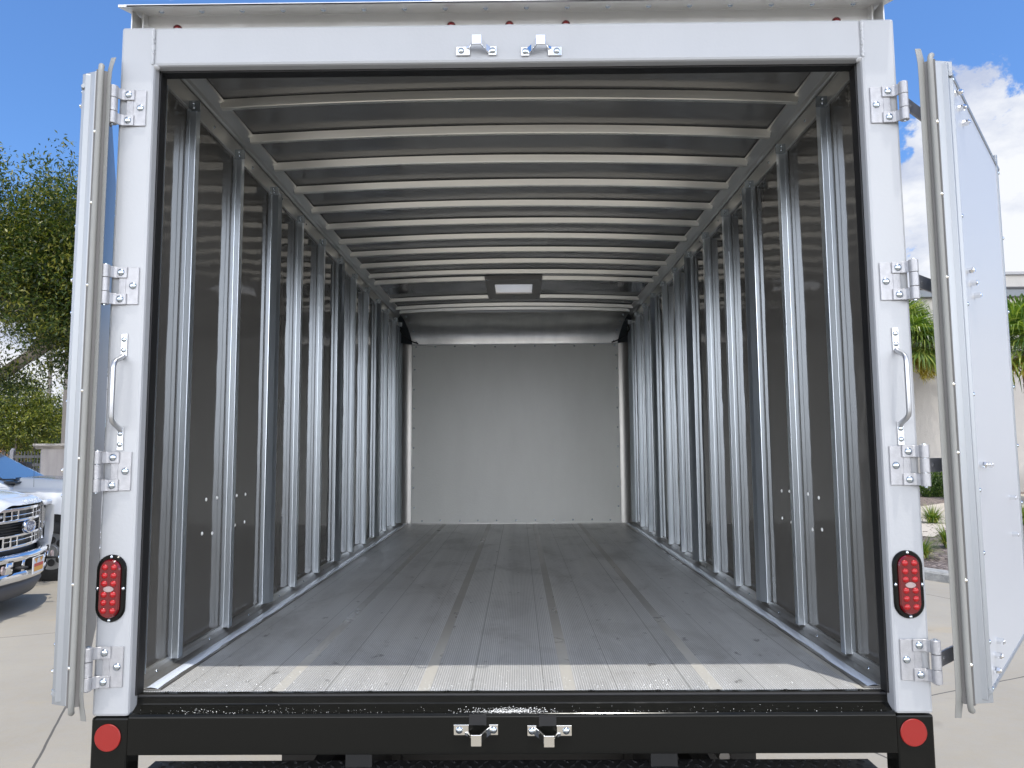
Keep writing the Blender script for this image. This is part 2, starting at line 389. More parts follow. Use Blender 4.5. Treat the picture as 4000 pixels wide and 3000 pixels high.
# sill beam with sloped trough above it, up to the floor edge
m.prism([(.0005, ZB), (.0005, -.052), (.006, -.045), (.018, -.045), (.045, -.030), (.047, -.008), (.050, -.001), (.066, -.001), (.071, -.004), (.085, -.06), (.085, ZB)], 'x', -XI, XI)
sill = tp('rear_sill', m, BLACK, bevel=.0022)
sscr = MB().cyl((0, 0, 0), .0085, .0012, 'z', 16).dome((0, 0, .0012), .005, .002, (0, 0, 1), 10, 3).mesh('screw', BLACK)
for x in (-1.03, -.72, -.42, -.19, -.10, .24, .44, .62, .82, 1.04): part('screw', sscr, None, sill, (x, .0585, -.001))
m = MB(); m.tube([(-XI + .004, .047, -.0065), (XI - .004, .047, -.0065)], .0045, 8)
tp('sill_gasket', m, RUBBER)
# black jamb lining behind the white frame
m = MB()
for s in (-1, 1): m.box(min(s * 1.106, s * 1.17), max(s * 1.106, s * 1.17), .034, .074, -.002, ZO + .002)
m.box(-1.106, 1.106, .034, .074, ZO - .006, ZO + .03)
tp('door_jamb', m, RUBBER, bevel=.002)
# outer skins (box body) and inner side walls
m = MB(); m.box(-H + .005, -1.175, .076, 5.20, -.12, 2.09); m.box(1.175, H - .005, .076, 5.20, -.12, 2.09); m.box(-1.175, 1.175, 5.055, 5.20, -.12, 2.09); m.box(-H + .005, H - .005, .076, 3.56, 2.135, 2.15); m.box(-H + .005, H - .005, 3.95, 5.20, 2.135, 2.15); m.box(-H + .005, -.18, 3.56, 3.95, 2.135, 2.15); m.box(.18, H - .005, 3.56, 3.95, 2.135, 2.15)
m.box(-H + .01, H - .01, .077, .10, 2.10, 2.135)
tp('box_shell', m, WHITE, bevel=.004)
for s in (-1, 1):
    m = MB(); nY, nZ = 50, 24
    for i in range(nY + 1):
        for k in range(nZ + 1):
            yy = .076 + (5.05 - .076) * i / nY; zz = -.05 + 2.10 * k / nZ
            m.v.append((s * 1.166, yy, zz))
    m.f = [(i * (nZ + 1) + k, (i + 1) * (nZ + 1) + k, (i + 1) * (nZ + 1) + k + 1, i * (nZ + 1) + k + 1) for i in range(nY) for k in range(nZ)]
    m.m = [0] * len(m.f); m.sm = [True] * len(m.f)
    w = tp('side_wall', m, WALL, label='dark glossy inner wall sheet on the %s side' % ('left' if s < 0 else 'right'), clean=False)
    rv = MB().dome((0, 0, 0), .0075, .004, (-s, 0, 0), 8, 3).mesh('rivet', GRIT)
    for (yy, zz) in [(.603, .532), (.703, .535), (.905, .534), (1.004, .533), (.586, .408), (.682, .405), (.897, .407), (1.006, .412)]:
        part('rivet', rv, None, w, (s * 1.166, yy + .01 * rng.uniform(-1, 1), zz + rng.uniform(-.004, .004)))
    # base rail along the floor
    m = MB(); prof = [(1.166, .030), (1.158, .029), (1.148, .020), (1.132, .011), (1.108, .008), (1.102, .006), (1.056, .004), (1.054, .001), (1.166, .001)]
    m.prism([(s * x, z) for x, z in prof], 'y', .073, 5.03)
    br = tp('base_rail', m, RAILD, bevel=.0012)
    m = MB(); ny = 90; vs = []
    for i in range(ny + 1):
        y = .075 + 4.945 * i / ny; wv = .002 * math.sin(i * .9 + s) + .0015 * math.sin(i * 2.3) + rng.uniform(-.0012, .0012)
        vs += [(s * (1.100 + wv * .4), y, .0085), (s * 1.086, y, .0094), (s * (1.071 + wv), y, .0066), (s * (1.068 + wv), y, .0045)]
    m.add(vs, [(4 * i + k, 4 * i + k + 1, 4 * i + 5 + k, 4 * i + 4 + k) for i in range(ny) for k in range(3)], 0, True)
    part('sealant_bead', m, SEALANT, br, clean=False)
    sc_ = MB().dome((0, 0, 0), .0058, .003, (-s, 0, .6), 8, 3).mesh('screw', ZINC)
    for k in range(13): part('screw', sc_, None, br, (s * 1.140, .22 + .40 * k, .0155))
    # top rail: web on the wall and sloped flange up to the ceiling
    m = MB()
    m.prism([(s * 1.166, 1.955), (s * 1.154, 1.955), (s * 1.154, 2.024), (s * 1.166, 2.024)], 'y', .078, 4.93)
    m.prism([(s * 1.166, 2.0275), (s * 1.148, 2.0275), (s * 1.140, 2.031), (s * 1.125, 2.032), (s * 1.088, 2.046), (s * 1.084, 2.050), (s * 1.084, 2.054), (s * 1.166, 2.054)], 'y', .078, 4.95)
    tr = tp('top_rail', m, RAIL, bevel=.0015)
    sc2 = MB().dome((0, 0, 0), .0065, .004, (-s, 0, 0), 8, 3).mesh('screw', ZINC)
    sc3 = MB().dome((0, 0, 0), .0055, .003, (0, 0, -1), 8, 3).mesh('screw', ZINC)
    for k in range(12):
        part('screw', sc2, None, tr, (s * 1.1538, .55 + .41 * k, 1.985)); part('screw', sc3, None, tr, (s * 1.108, .50 + .305 * k if k < 11 else 4.2, 2.0385))
    tp('jamb_trim', MB().box(min(s * 1.150, s * 1.1655), max(s * 1.150, s * 1.1655), .165, .169, .02, 1.955), GALV) if s < 0 else None
    # wall posts
    ys = [.335 + .43 * k for k in range(11)] + [4.90] if s < 0 else [.350 + .411 * k for k in range(12)]
    def post_mesh(kind):
        m = MB(); z0, z1 = .022, 1.972
        if kind == 0:   # hat channel: side, face with shallow grooves, far side
            P = [(1.166, .006), (1.1618, .006), (1.1618, 0), (1.150, 0), (1.1492, .0005), (1.1478, .0005), (1.147, 0), (1.128, 0), (1.126, .003), (1.126, .030), (1.128, .033), (1.166, .033)]
        else:           # wider folded post
            P = [(1.166, .006), (1.1618, .006), (1.1618, 0), (1.146, 0), (1.144, .003), (1.144, .012), (1.128, .040), (1.122, .064), (1.119, .070), (1.121, .074), (1.166, .074)]
        m.prism([(s * x, y) for x, y in P], 'z', z0, z1)
        return m.mesh('wall_post', GALV)
    pm = [post_mesh(0), post_mesh(1)]
    for me in pm: finish(me)
    br_m = MB().box(min(s * 1.112, s * 1.153), max(s * 1.112, s * 1.153), 0, .004, -.010, .030).dome((s * 1.135, -.001, .004), .0065, .005, (0, -1, 0), 8, 3).dome((s * 1.137, -.001, .020), .0065, .005, (0, -1, 0), 8, 3).mesh('bracket', ZINC)
    for k, yy in enumerate(ys):
        wide = (k % 3 == 2)
        p = part('wall_post', pm[1 if wide else 0], None, T, (OFF[0], yy + OFF[1] + rng.uniform(-.002, .002), OFF[2]), (rng.uniform(-.0012, .0012), 0, rng.uniform(-.0008, .0008)))
        p.modifiers.new('bevel', 'BEVEL').width = .0012
        part('bracket', br_m, None, p, (0, -.006, 1.952))
# ceiling sheet, slightly crowned and rippled
def zc(x): return 2.087 - .024 * x * x
m = MB(); nX, nY = 60, 120
ph = rng.uniform(0, 6.3, 40)
for i in range(nX + 1):
    for k in range(nY + 1):
        x = -1.16 + 2.32 * i / nX; y = .076 + (4.72 - .076) * k / nY
        bay = (y - .47) / .305; f = bay - math.floor(bay); b_ = int(math.floor(bay)) + 2
        sag = math.sin(math.pi * f) ** 2 * (.0035 * math.sin(2.1 * x + ph[b_ % 40]) + .002 * math.sin(4.3 * x + ph[(b_ + 9) % 40]))
        if 3.45 < y < 4.10: sag = math.sin(math.pi * (y - 3.45) / .65) * (.006 * math.cos(x * 3.2) + .004 * math.sin(x * 7))
        m.v.append((x, y, zc(x) + sag + .001))
m.f = [(i * (nY + 1) + k, i * (nY + 1) + k + 1, (i + 1) * (nY + 1) + k + 1, (i + 1) * (nY + 1) + k) for i in range(nX) for k in range(nY)]
m.f = [f for f in m.f if not (abs(sum(m.v[i][0] for i in f) / 4) < .165 and 3.57 < sum(m.v[i][1] for i in f) / 4 < 3.94)]
m.m = [0] * len(m.f); m.sm = [True] * len(m.f)
tp('ceiling_panel', m, CEIL, clean=False)
# roof bows
def bow(y0, w=.030, drop=.031):
    m = MB(); n = 24; P = [(-.004, 0), (.0045, -drop + .003), (.0075, -drop), (w - .004, -drop + .001), (w, -drop + .004), (w, 0)]; vs = []
    for i in range(n + 1):
        x = -1.10 + 2.20 * i / n
        for (py, pz) in P: vs.append((x, py, zc(x) + pz - .0045 + .001 * math.sin(3 * x + y0 * 9)))
    k = len(P); fs = [(i * k + j, i * k + (j + 1) % k, (i + 1) * k + (j + 1) % k, (i + 1) * k + j) for i in range(n) for j in range(k)]
    fs += [tuple(range(k)), tuple(range(n * k, n * k + k))[::-1]]
    m.add(vs, fs); return m
for y0 in [.47 + .305 * k for k in range(10)] + [3.43, 4.11, 4.46]:
    part('roof_bow', bow(y0), BOW, T, (OFF[0], OFF[1] + y0, OFF[2]))
part('roof_bow', bow(4.655, .06, .028), BOW, T, (OFF[0], OFF[1] + 4.655, OFF[2]), label='wide last bow where the ceiling meets the curved front')
# roof lamp frame
m = MB(); zL = 2.050; x0, x1, y0, y1 = -.225, .225, 3.40, 4.16
xi0, xi1, yi0, yi1 = -.155, .155, 3.58, 3.93
m.box(x0, x1, y0, yi0, zL, zL + .003); m.box(x0, x1, yi1, y1, zL, zL + .003); m.box(x0, xi0, yi0, yi1, zL, zL + .003); m.box(xi1, x1, yi0, yi1, zL, zL + .003)
m.box(x0 - .001, x1 + .001, y0 - .002, y0, zL, zL + .03); m.box(xi0, xi1, yi0 - .002, yi0, zL, zL + .02); m.box(xi0, xi1, yi1, yi1 + .002, zL, zL + .02)
lf = tp('roof_lamp', m, LAMPFR, bevel=.001)
m = MB(); nx = 12
vs = []
for i in range(nx + 1):
    x = -.154 + .308 * i / nx
    for j, y in enumerate((yi0, yi0 + .12, yi0 + .24, yi1 - .004)): vs.append((x, y, zL + .012 + .006 * math.cos(x * 9) * math.sin(j)))
m.add(vs, [(i * 4 + j, i * 4 + j + 1, i * 4 + 5 + j, i * 4 + 4 + j) for i in range(nx) for j in range(3)], 0, True)
part('lamp_lens', m, LAMPW, lf, clean=False)
nt = LAMPW.node_tree; tr0 = N(nt, 'ShaderNodeBsdfTranslucent'); tr0.inputs[0].default_value = (.85, .84, .80, 1); mx0 = N(nt, 'ShaderNodeMixShader'); mx0.inputs[0].default_value = .28
L(nt, nt.nodes['Principled BSDF'].outputs[0], mx0.inputs[1]); L(nt, tr0.outputs[0], mx0.inputs[2]); L(nt, mx0.outputs[0], nt.nodes['Material Output'].inputs[0])
sm_ = MB().dome((0, 0, 0), .008, .004, (0, 0, -1), 10, 3).mesh('screw', ZINC)
for p in [(0, 4.03), (-.2, 4.13), (.2, 4.13), (-.21, 3.43), (.21, 3.43)]: part('screw', sm_, None, lf, (p[0], p[1], zL))

# floor, front wall, corner coves
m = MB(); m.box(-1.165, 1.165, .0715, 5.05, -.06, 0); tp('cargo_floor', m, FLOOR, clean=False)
m = MB(); m.box(-1.03, 1.03, 5.040, 5.052, .006, 1.777)
fl = tp('front_liner', m, LINER, bevel=.001)
rm = MB().dome((0, 0, 0), .0085, .004, (0, -1, 0), 10, 3).mesh('screw', ZINC)
sp_ = [(-1.0 + .2 * k, 1.757) for k in range(11)] + [(-.93 + .186 * k, .032) for k in range(11)]
sp_ += [(s * 1.012, .16 + .195 * k) for k in range(8) for s in (-1, 1)] + [(s * 1.012, 1.66) for s in (-1, 1)]
for x, z in sp_: part('screw', rm, None, fl, (x + rng.uniform(-.006, .006), 5.040, z + rng.uniform(-.003, .003)))
for s in (-1, 1):
    m = MB(); r = .128; n = 14; vs = []
    for i in range(n + 1):
        a = math.pi / 2 * i / n
        x = 1.030 + r * math.sin(a) + .004; y = 5.045 - r * (1 - math.cos(a))
        vs += [(s * x, y, .004), (s * x, y, 1.80)]
    m.add(vs, [(2 * i, 2 * i + 2, 2 * i + 3, 2 * i + 1) for i in range(n)], 0, True)
    tp('corner_cove', m, CORNER, clean=False)
# curved head panel and its dark end plates
m = MB(); n = 20; nx = 24; vs = []
def covep(t):   # t 0 bottom .. 1 top : quarter-ellipse, vertical at the bottom
    a = math.pi / 2 * t
    return 5.036 - .335 * (1 - math.cos(a)), 1.782 + .262 * math.sin(a)
for i in range(n + 1):
    y, z = covep(i / n); hw = 1.03 + .10 * (i / n) ** 1.1
    for k in range(nx + 1): vs.append((-hw + 2 * hw * k / nx, y + .002 * math.sin(k * .9), z))
m.add(vs, [(i * (nx + 1) + k, i * (nx + 1) + k + 1, (i + 1) * (nx + 1) + k + 1, (i + 1) * (nx + 1) + k) for i in range(n) for k in range(nx)], 0, True)
hd = tp('head_cove', m, COVE, clean=False)
for s in (-1, 1):
    for t in (.06, .32, .56, .78, .96):
        y, z = covep(t); part('screw', rm, None, hd, (s * (.985 + .10 * t), y - .002, z - .002))
for s in (-1, 1):
    m = MB(); vs = []
    for i in range(n + 1):
        y, z = covep(i / n); hw = 1.03 + .10 * (i / n) ** 1.1; vs += [(s * hw, y, z), (s * 1.165, 4.90, z)]
    m.add(vs, [(2 * i, 2 * i + 1, 2 * i + 3, 2 * i + 2) for i in range(n)])
    tp('end_plate', m, DARKPL, clean=False)
    m = MB()
    m.tube([(s * 1.12, 4.90, 2.02), (s * 1.118, 4.90, 1.95), (s * 1.13, 4.90, 1.90), (s * 1.10, 4.91, 1.845), (s * 1.02, 4.97, 1.80), (s * .97, 5.01, 1.787)], .006, 8)
    tp('cable', m, RUBBER)
m = MB(); m.box(-1.035, 1.035, 5.028, 5.040, 1.772, 1.784); tp('liner_trim', m, ALU, bevel=.002)
m = MB(); m.box(-1.12, 1.12, 5.00, 5.039, .001, .010); tp('liner_sill', m, RAIL, bevel=.002)

# roof cap over the rear header and its marker lamps
m = MB()
m.prism([(.050, 2.040), (.054, 2.040), (.054, 2.134), (-.0385, 2.110), (-.0385, 2.1035), (-.036, 2.1035), (-.034, 2.106), (.050, 2.128)], 'x', -1.188, 1.188)
m.prism([(-.036, 2.1035), (-.0385, 2.1035), (-.0385, 2.112), (.10, 2.152), (.10, 2.135), (.054, 2.1345)], 'x', -1.214, 1.214)
for s in (-1, 1): m.prism([(.052, 2.040), (.052, 2.132), (.02, 2.123), (.02, 2.040)], 'x', s * 1.165 - .0015, s * 1.165 + .0015); m.box(s * 1.19 - .002, s * 1.19 + .002, .0, .1, 2.055, 2.121)
cap = tp('roof_cap', m, ALU_CAP, bevel=.001)
for k in range(18): part('screw', rm, None, cap, (-1.10 + .1294 * k, .008, 2.1162), (math.radians(72), 0, 0))
m0 = MB().dome((0, 0, 0), .0150, .013, (0, -1, .1), 16, 5)
mk = m0.mesh('marker_lamp', REDLENS)
for x in (-1.066, -.178, .010, .192, 1.062): part('marker_lamp', mk, None, T, (OFF[0] + x, OFF[1] + .0495, OFF[2] + 2.082))

# hinges
def hinge_meshes(s):
    a = MB()
    a.box(-.037, .002, -.0045, 0, -.058, .058); a.box(.002, .024, -.0045, 0, -.026, .026)
    for z0, z1 in ((.024, .0585), (-.0585, -.024)):
        zc_ = (z0 + z1) / 2
        a.strip([(-.002, -.0068, zc_), (.028, -.0068, zc_), (.036, -.011, zc_), (.043, -.021, zc_), (.050, -.030, zc_)], z1 - z0, .0055, (0, 0, 1))
        a.cyl((.053, -.027, z0 - .002), .0135, z1 - z0 + .004, 'z', 18)
    b = MB(); b.cyl((.053, -.027, -.0205), .0132, .041, 'z', 18)
    b.strip([(.060, -.022, 0), (.074, -.006, 0), (.115, .030, 0), (.150, .060, 0), (.198, .100, 0)] if s > 0 else [(.060, -.022, 0), (.070, -.006, 0), (.095, .030, 0), (.120, .080, 0)], .041, .006, (0, 0, 1))
    b.dome((.095, .010, 0), .007, .004, (.6, -.75, 0), 10, 3)
    c = MB(); c.cyl((.053, -.027, -.064), .0055, .128, 'z', 12)
    if s < 0: a.mirror(); b.mirror(); c.mirror()
    out = []
    for q, nm, mt in ((a, 'hinge', CAST), (b, 'hinge_arm', CAST), (c, 'hinge_pin', ZINC)):
        me = q.mesh(nm, mt); finish(me); out.append(me)
    return out
bolt = MB().dome((0, 0, 0), .0112, .0065, (0, -1, 0), 16, 5).mesh('bolt', ZINC)
for s in (-1, 1):
    ha, hb, hc = hinge_meshes(s); cx = 1.168 * s
    for z in ((1.7905, 1.224, .660, .0925) if s < 0 else (1.7755, 1.218, .6625, .1035)):
        h = part('hinge', ha, None, T, (OFF[0] + cx, OFF[1] - .0005, OFF[2] + z)); h.modifiers.new('bevel', 'BEVEL').width = .0012
        part('hinge_arm', hb, None, h); part('hinge_pin', hc, None, h)
        for bx, bz, by in ((.016, .0415, -.0096), (.016, -.0415, -.0096), (-.020, 0, -.0045)): part('bolt', bolt, None, h, (s * bx, by, bz), (0, rng.uniform(0, 3), 0))
# grab handles
sbolt = MB().dome((0, 0, 0), .0078, .0045, (0, -1, 0), 12, 4).mesh('bolt', ZINC)
for s in (-1, 1):
    m = MB(); zt, zb_ = 1.076, .722
    m.box(-.0095, .0095, -.004, 0, zt - .070, zt); m.box(-.0095, .0095, -.004, 0, zb_, zb_ + .070)
    cz = [(0, -.003, zt - .066), (s * .001, -.010, zt - .074), (s * .003, -.036, zt - .086), (s * .0035, -.045, zt - .094), (s * .004, -.048, zt - .108), (s * .004, -.048, zb_ + .100),
          (s * .0035, -.045, zb_ + .088), (s * .002, -.034, zb_ + .078), (0, -.010, zb_ + .066), (0, -.003, zb_ + .058)]
    m.tube(cz, .0072, 12)
    h = part('grab_handle', m, CAST if 0 else ALU, T, (OFF[0] + s * 1.168, OFF[1] - .0005, OFF[2]), bevel=.0008)
    for bz in (zt - .018, zt - .050, zb_ + .018, zb_ + .050): part('bolt', sbolt, None, h, (0, -.004, bz))
# tail lamps
def stadium(w, h, n=16, y=0.):
    r = w / 2; d = h / 2 - r; P = []
    for i in range(n + 1): a = math.pi * i / n; P.append((r * math.cos(a), d + r * math.sin(a)))
    for i in range(n + 1): a = math.pi + math.pi * i / n; P.append((r * math.cos(a), -d + r * math.sin(a)))
    return P
led = MB().dome((0, 0, 0), .0092, .0055, (0, -1, 0), 12, 4).mesh('led', REDLED)
scr = MB().dome((0, 0, 0), .0052, .003, (0, -1, 0), 10, 3).mesh('screw', ZINC)
for s, cx in ((-1, -1.1765), (1, 1.1655)):
    cz_ = .317; m = MB()
    o_ = stadium(.088, .196); i_ = stadium(.062, .170); n = len(o_)
    lay = [(o_, 0), (o_, -.003), ([(x * .93, z * .965) for x, z in o_], -.0075), ([(x * 1.04, z * 1.015) for x, z in i_], -.0075), (i_, -.004)]
    vs = [(x, y, z) for P, y in lay for x, z in P]
    m.add(vs, [(a * n + i, a * n + (i + 1) % n, (a + 1) * n + (i + 1) % n, (a + 1) * n + i) for a in range(4) for i in range(n)], 0, True)
    tl = part('tail_lamp', m, BLACK, T, (OFF[0] + cx, OFF[1] - .0005, OFF[2] + cz_), clean=True)
    m = MB(); lay = [(i_, -.003), (i_, -.011), ([(x * .9, z * .96) for x, z in i_], -.0155)]
    vs = [(x, y, z) for P, y in lay for x, z in P]; m.add(vs, [(a * n + i, a * n + (i + 1) % n, (a + 1) * n + (i + 1) % n, (a + 1) * n + i) for a in range(2) for i in range(n)], 0, True)
    m.add(vs[2 * n:], [tuple(range(n))])
    part('lens', m, REDLENS, tl)
    for r_ in range(6):
        zz = (-.0625, -.039, -.016, .016, .039, .0625)[r_]
        for xx in (-.0135, .0135): part('led', led, None, tl, (xx, -.0150, zz))
    m = MB(); m.cyl((0, -.0165, 0), .013, .002, 'y', 16); m.v = [(x * 1.15, y, z * .62) for x, y, z in m.v]; part('reverse_lens', m, CLEAR, tl)
    for p in ((0, .0915), (0, -.0915), (-.0385, 0), (.0385, 0)): part('screw', scr, None, tl, (p[0], -.0075, p[1]))
# round reflectors on the black posts
m = MB().cyl((0, -.004, 0), .0385, .004, 'y', 40); rf = m.mesh('reflector', REDREF); finish(rf)
for x, z in ((-1.169, -.108), (1.159, -.101)): o = part('reflector', rf, None, T, (OFF[0] + x, OFF[1] + .0015, OFF[2] + z)); o.modifiers.new('bevel', 'BEVEL').width = .0015

# latch keepers (two on the header, two on the sill)
def keeper(s, up):
    m = MB(); t = .0045
    # coordinates: x from -.064 to .064, flat wide plate on one end, narrow on the other, a raised bridge between
    w = .030
    m.box(-.064, -.020, -t, 0, -w / 2, w / 2); m.box(.038, .064, -t, 0, -w / 2, w / 2)
    m.strip([(-.032, -.002, .010 * up), (-.020, -.010, .011 * up), (-.010, -.036, .016 * up)], [.010, .012, .014], t, (0, 0, 1))
    m.strip([(-.012, -.041, .0155 * up), (.018, -.041, .0155 * up)], .032, t, (0, 0, 1))
    m.strip([(.016, -.039, .012 * up), (.030, -.014, .006 * up), (.044, -.002, 0)], [.026, .024, .024], t, (0, 0, 1))
    if s < 0: m.mirror()
    return m
kb = MB().dome((0, 0, 0), .0105, .007, (0, -1, 0), 14, 4).mesh('bolt', ZINC)
for x, z, s, up, mt, lb in ((-.094, 1.9665, 1, 1, CHROME, 'chrome door latch keeper on the header, left one'), (.110, 1.963, -1, 1, CHROME, 'chrome door latch keeper on the header, right one'),
                        (-.100, -.088, 1, -1, YZINC, 'bright latch keeper on the black sill, left one'), (.1125, -.091, -1, -1, YZINC, 'bright latch keeper on the black sill, right one')):
    k = part('latch_keeper', keeper(s, up), mt, T, (OFF[0] + x, OFF[1] - .0005, OFF[2] + z), bevel=.0016, label=lb)
    part('bolt', kb, None, k, (-.048 * s, -.0045, 0)); part('bolt', kb, None, k, (.051 * s, -.0045, 0))
    if up < 0: part('slot', MB().box(-.020, .030, -.0006, .002, .012, .042) if s > 0 else MB().box(-.030, .020, -.0006, .002, .012, .042), RUBBER, k)

# doors -------------------------------------------------------------
def door(s, O, ang, lab):
    """local frame: x along the leaf away from the hinge, y towards the outer skin, z up.  ang = heading of the leaf"""
    d = part('rear_door', MB().box(.004, 1.035, -.066, -.002, .0, 1.90), WHITE, T, (OFF[0] + O[0], OFF[1] + O[1], OFF[2]), (0, 0, ang), bevel=.002, label=lab)
    ys = s   # s=+1: outer skin towards +y local ; mirrored for the left door
    return d
for s in (1, -1):
    if s > 0: dirv = Vector((.644, .765)); nv = Vector((.765, -.644)); O = (1.285, -.020); lab = 'right rear door swung out showing its white inner panel'
    else: dirv = Vector((-.470, .883)); nv = Vector((-.883, -.470)); O = (-1.238, -.020); lab = 'left rear door folded back, seen on its hinge edge'
    ang = math.atan2(dirv.y, dirv.x)
    # local y such that inner normal nv = -s_loc * ylocal ; ylocal=(-sin,cos)
    yl = Vector((-dirv.y, dirv.x)); sg = 1 if yl.dot(nv) > 0 else -1     # inner side = sg * y
    def yb(mb, y0, y1, *a): return mb.box(a[0], a[1], min(sg * y0, sg * y1), max(sg * y0, sg * y1), a[2], a[3])
    m = MB(); yb(m, .003, .068, .012, 1.03, .004, 1.886)
    d = part('rear_door', m, EDGE, T, (OFF[0] + O[0], OFF[1] + O[1], OFF[2]), (0, 0, ang), bevel=.002, label=lab)
    # inner liner panel
    m = MB(); yb(m, .0685, .0735, .040, .965, .032, 1.842); lp = part('liner_panel', m, WHITE2, d, bevel=.001)
    # aluminium edge extrusion around the leaf (sloped towards the panel)
    m = MB(); P = [(-.002, .036), (.004, .036), (.042, .068), (.042, .0755), (.038, .0765), (-.002, .0405)]
    m.prism([(x, sg * y) for x, y in P], 'z', -.006, 1.894)
    P2 = [(1.03, .040), (1.036, .040), (1.036, .072), (.970, .079), (.962, .0765), (.962, .070)]
    m.prism([(x, sg * y) for x, y in P2], 'z', 0, 1.89)
    m.prism([(sg * .040, 1.892), (sg * .070, 1.842), (sg * .0765, 1.842), (sg * .079, 1.850), (sg * .046, 1.894)], 'x', .02, 1.034)
    m.prism([(sg * .040, .0), (sg * .070, .034), (sg * .0765, .034), (sg * .079, .026), (sg * .046, -.004)], 'x', .02, 1.034)
    et = part('edge_trim', m, EDGE, d, bevel=.0012)
    # dark channel, seal bulb and flexible fin on the hinge edge
    m = MB(); yb(m, .006, .038, -.003, .012, -.012, 1.900); part('seal_channel', m, DGASKET, d)
    m = MB(); zz = [-.034, -.030, -.020, 0.] + list(np.linspace(.05, 1.86, 12)) + [1.895, 1.912, 1.922, 1.926]
    xx = [.022, .010, .002, -.003] + [-.006] * 12 + [-.003, .004, .014, .024]
    m.tube([(x, sg * .0255, z) for x, z in zip(xx, zz)], .0085, 12); part('seal_bulb', m, GASKET, d)
    m = MB(); P = [(-.030, -.003), (-.028, -.004), (-.010, .003), (.006, .008), (.006, .011), (-.012, .006)]
    zs = [-.055, -.035, -.01, .02] + list(np.linspace(.1, 1.85, 20)) + [1.89, 1.915, 1.935, 1.95]; ff = [.0, .25, .6, .9] + [1.] * 20 + [.9, .6, .25, 0.]
    n = len(P); vs = []
    for z_, f_ in zip(zs, ff):
        for (px, py) in P: vs.append((.006 + (px - .006) * (.35 + .65 * f_) + .0012 * math.sin(z_ * 7), sg * (py - .010 * (1 - f_)), z_))
    k = len(zs); m.add(vs, [(i * n + j, i * n + (j + 1) % n, (i + 1) * n + (j + 1) % n, (i + 1) * n + j) for i in range(k - 1) for j in range(n)] + [tuple(range(n)), tuple(range((k - 1) * n, k * n))[::-1]], 0, True)
    part('seal_fin', m, GASKET, d)
    # screws, nuts
    ns = Vector((0, sg, 0))
    sw = MB().dome((0, 0, 0), .0075, .006, ns, 10, 3).mesh('screw', ZINC)
    nut = MB().cyl((0, 0 if sg > 0 else -.018, 0), .0095, .018, 'y', 6, smooth=False).cyl((0, 0 if sg > 0 else -.022, 0), .0055, .022, 'y', 10).mesh('nut', CHROME)
    for z_ in (1.83, 1.40, 1.13, .86, .58, .40, .15, .02): part('screw', sw, None, d, (.046, sg * .0735, z_ + .01))
    for z_ in (1.82, 1.55, 1.25, .95, .72, .50, .28, .06): part('screw', sw, None, d, (.990, sg * .0765, z_))
    if s < 0: nut = MB().cyl((0, 0 if sg > 0 else -.008, 0), .008, .008, 'y', 6, smooth=False).cyl((0, 0 if sg > 0 else -.011, 0), .005, .011, 'y', 10).mesh('nut', CHROME)
    for z_ in (1.78, 1.218, .662, .105):
        for x_, dz in ((.085, .030), (.135, .0), (.19, -.030))[:3 if s > 0 else 1]: part('nut', nut, None, d, (x_, sg * .0735, z_ + dz * (1 if z_ > .3 else -1) * (1 if z_ != .662 else .05)))
    for z_ in (.535, .405): part('nut', nut, None, d, (.70, sg * .0735, z_))
    esw = MB().dome((0, 0, 0), .0065, .006, (-1, 0, 0), 10, 3).mesh('screw', YZINC)
    for z_ in (1.70, 1.475, 1.22, .90, .70, .335, .10): part('screw', esw, None, d, (-.004, sg * .033, z_))

# step bumper with raised tread
m = MB(); m.box(-1.100, 1.092, -.20, .150, -.240, -.234)
m.box(-1.100, 1.092, -.204, -.198, -.40, -.234)
tr_ = []
for i in range(64):
    for j in range(11):
        x = -1.075 + i * .0345 + (j % 2) * .017; y = .135 - j * .031
        a = math.radians(48 if (i + j) % 2 else -48); c, sn = math.cos(a), math.sin(a); l, w = .0135, .0042
        if x > 1.07: continue
        vs = [(x - c * l, y - sn * l, -.234), (x + sn * w, y - c * w, -.234), (x + c * l, y + sn * l, -.234), (x - sn * w, y + c * w, -.234), (x - c * l * .5, y - sn * l * .5, -.2308), (x + c * l * .5, y + sn * l * .5, -.2308)]
        m.add(vs, [(0, 1, 5, 4), (1, 2, 5), (2, 3, 4, 5), (3, 0, 4)])
st = tp('step_bumper', m, mat('step_black', (.030, .031, .033), .42, .2, rvar=(30, .1)))
m = MB(); m.box(-.82, .86, .50, .56, -.80, -.20); m.box(-.5, -.42, .1, .5, -.5, -.16); m.box(.42, .5, .1, .5, -.5, -.16)
for s in (-1, 1): m.box(s * .43 - .04, s * .43 + .04, .45, 7, -.52, -.30); m.box(s * .6 - .03, s * .6 + .03, -.15, .5, -.34, -.262)
for k in range(13): m.box(-1.1, 1.1, .3 + .4 * k, .36 + .4 * k, -.20, -.125)
tp('underframe', m, UNDER)
m = MB(); m.tube([(.60, 1.2, -.42), (.66, .8, -.36), (.70, .42, -.305), (.705, .33, -.302)], .021, 16, caps=False); m.tube([(.60, 1.2, -.42), (.66, .8, -.36), (.70, .42, -.305), (.705, .335, -.302)], .018, 16)
tp('exhaust_pipe', m, mat('exhaust_steel', (.35, .34, .33), .4, .8))
for s in (-1, 1):
    m = MB(); m.box(s * .86 - .3, s * .86 + .3, 1.85, 1.87, -1.15, -.2); tp('mud_flap', m, RUBBER)
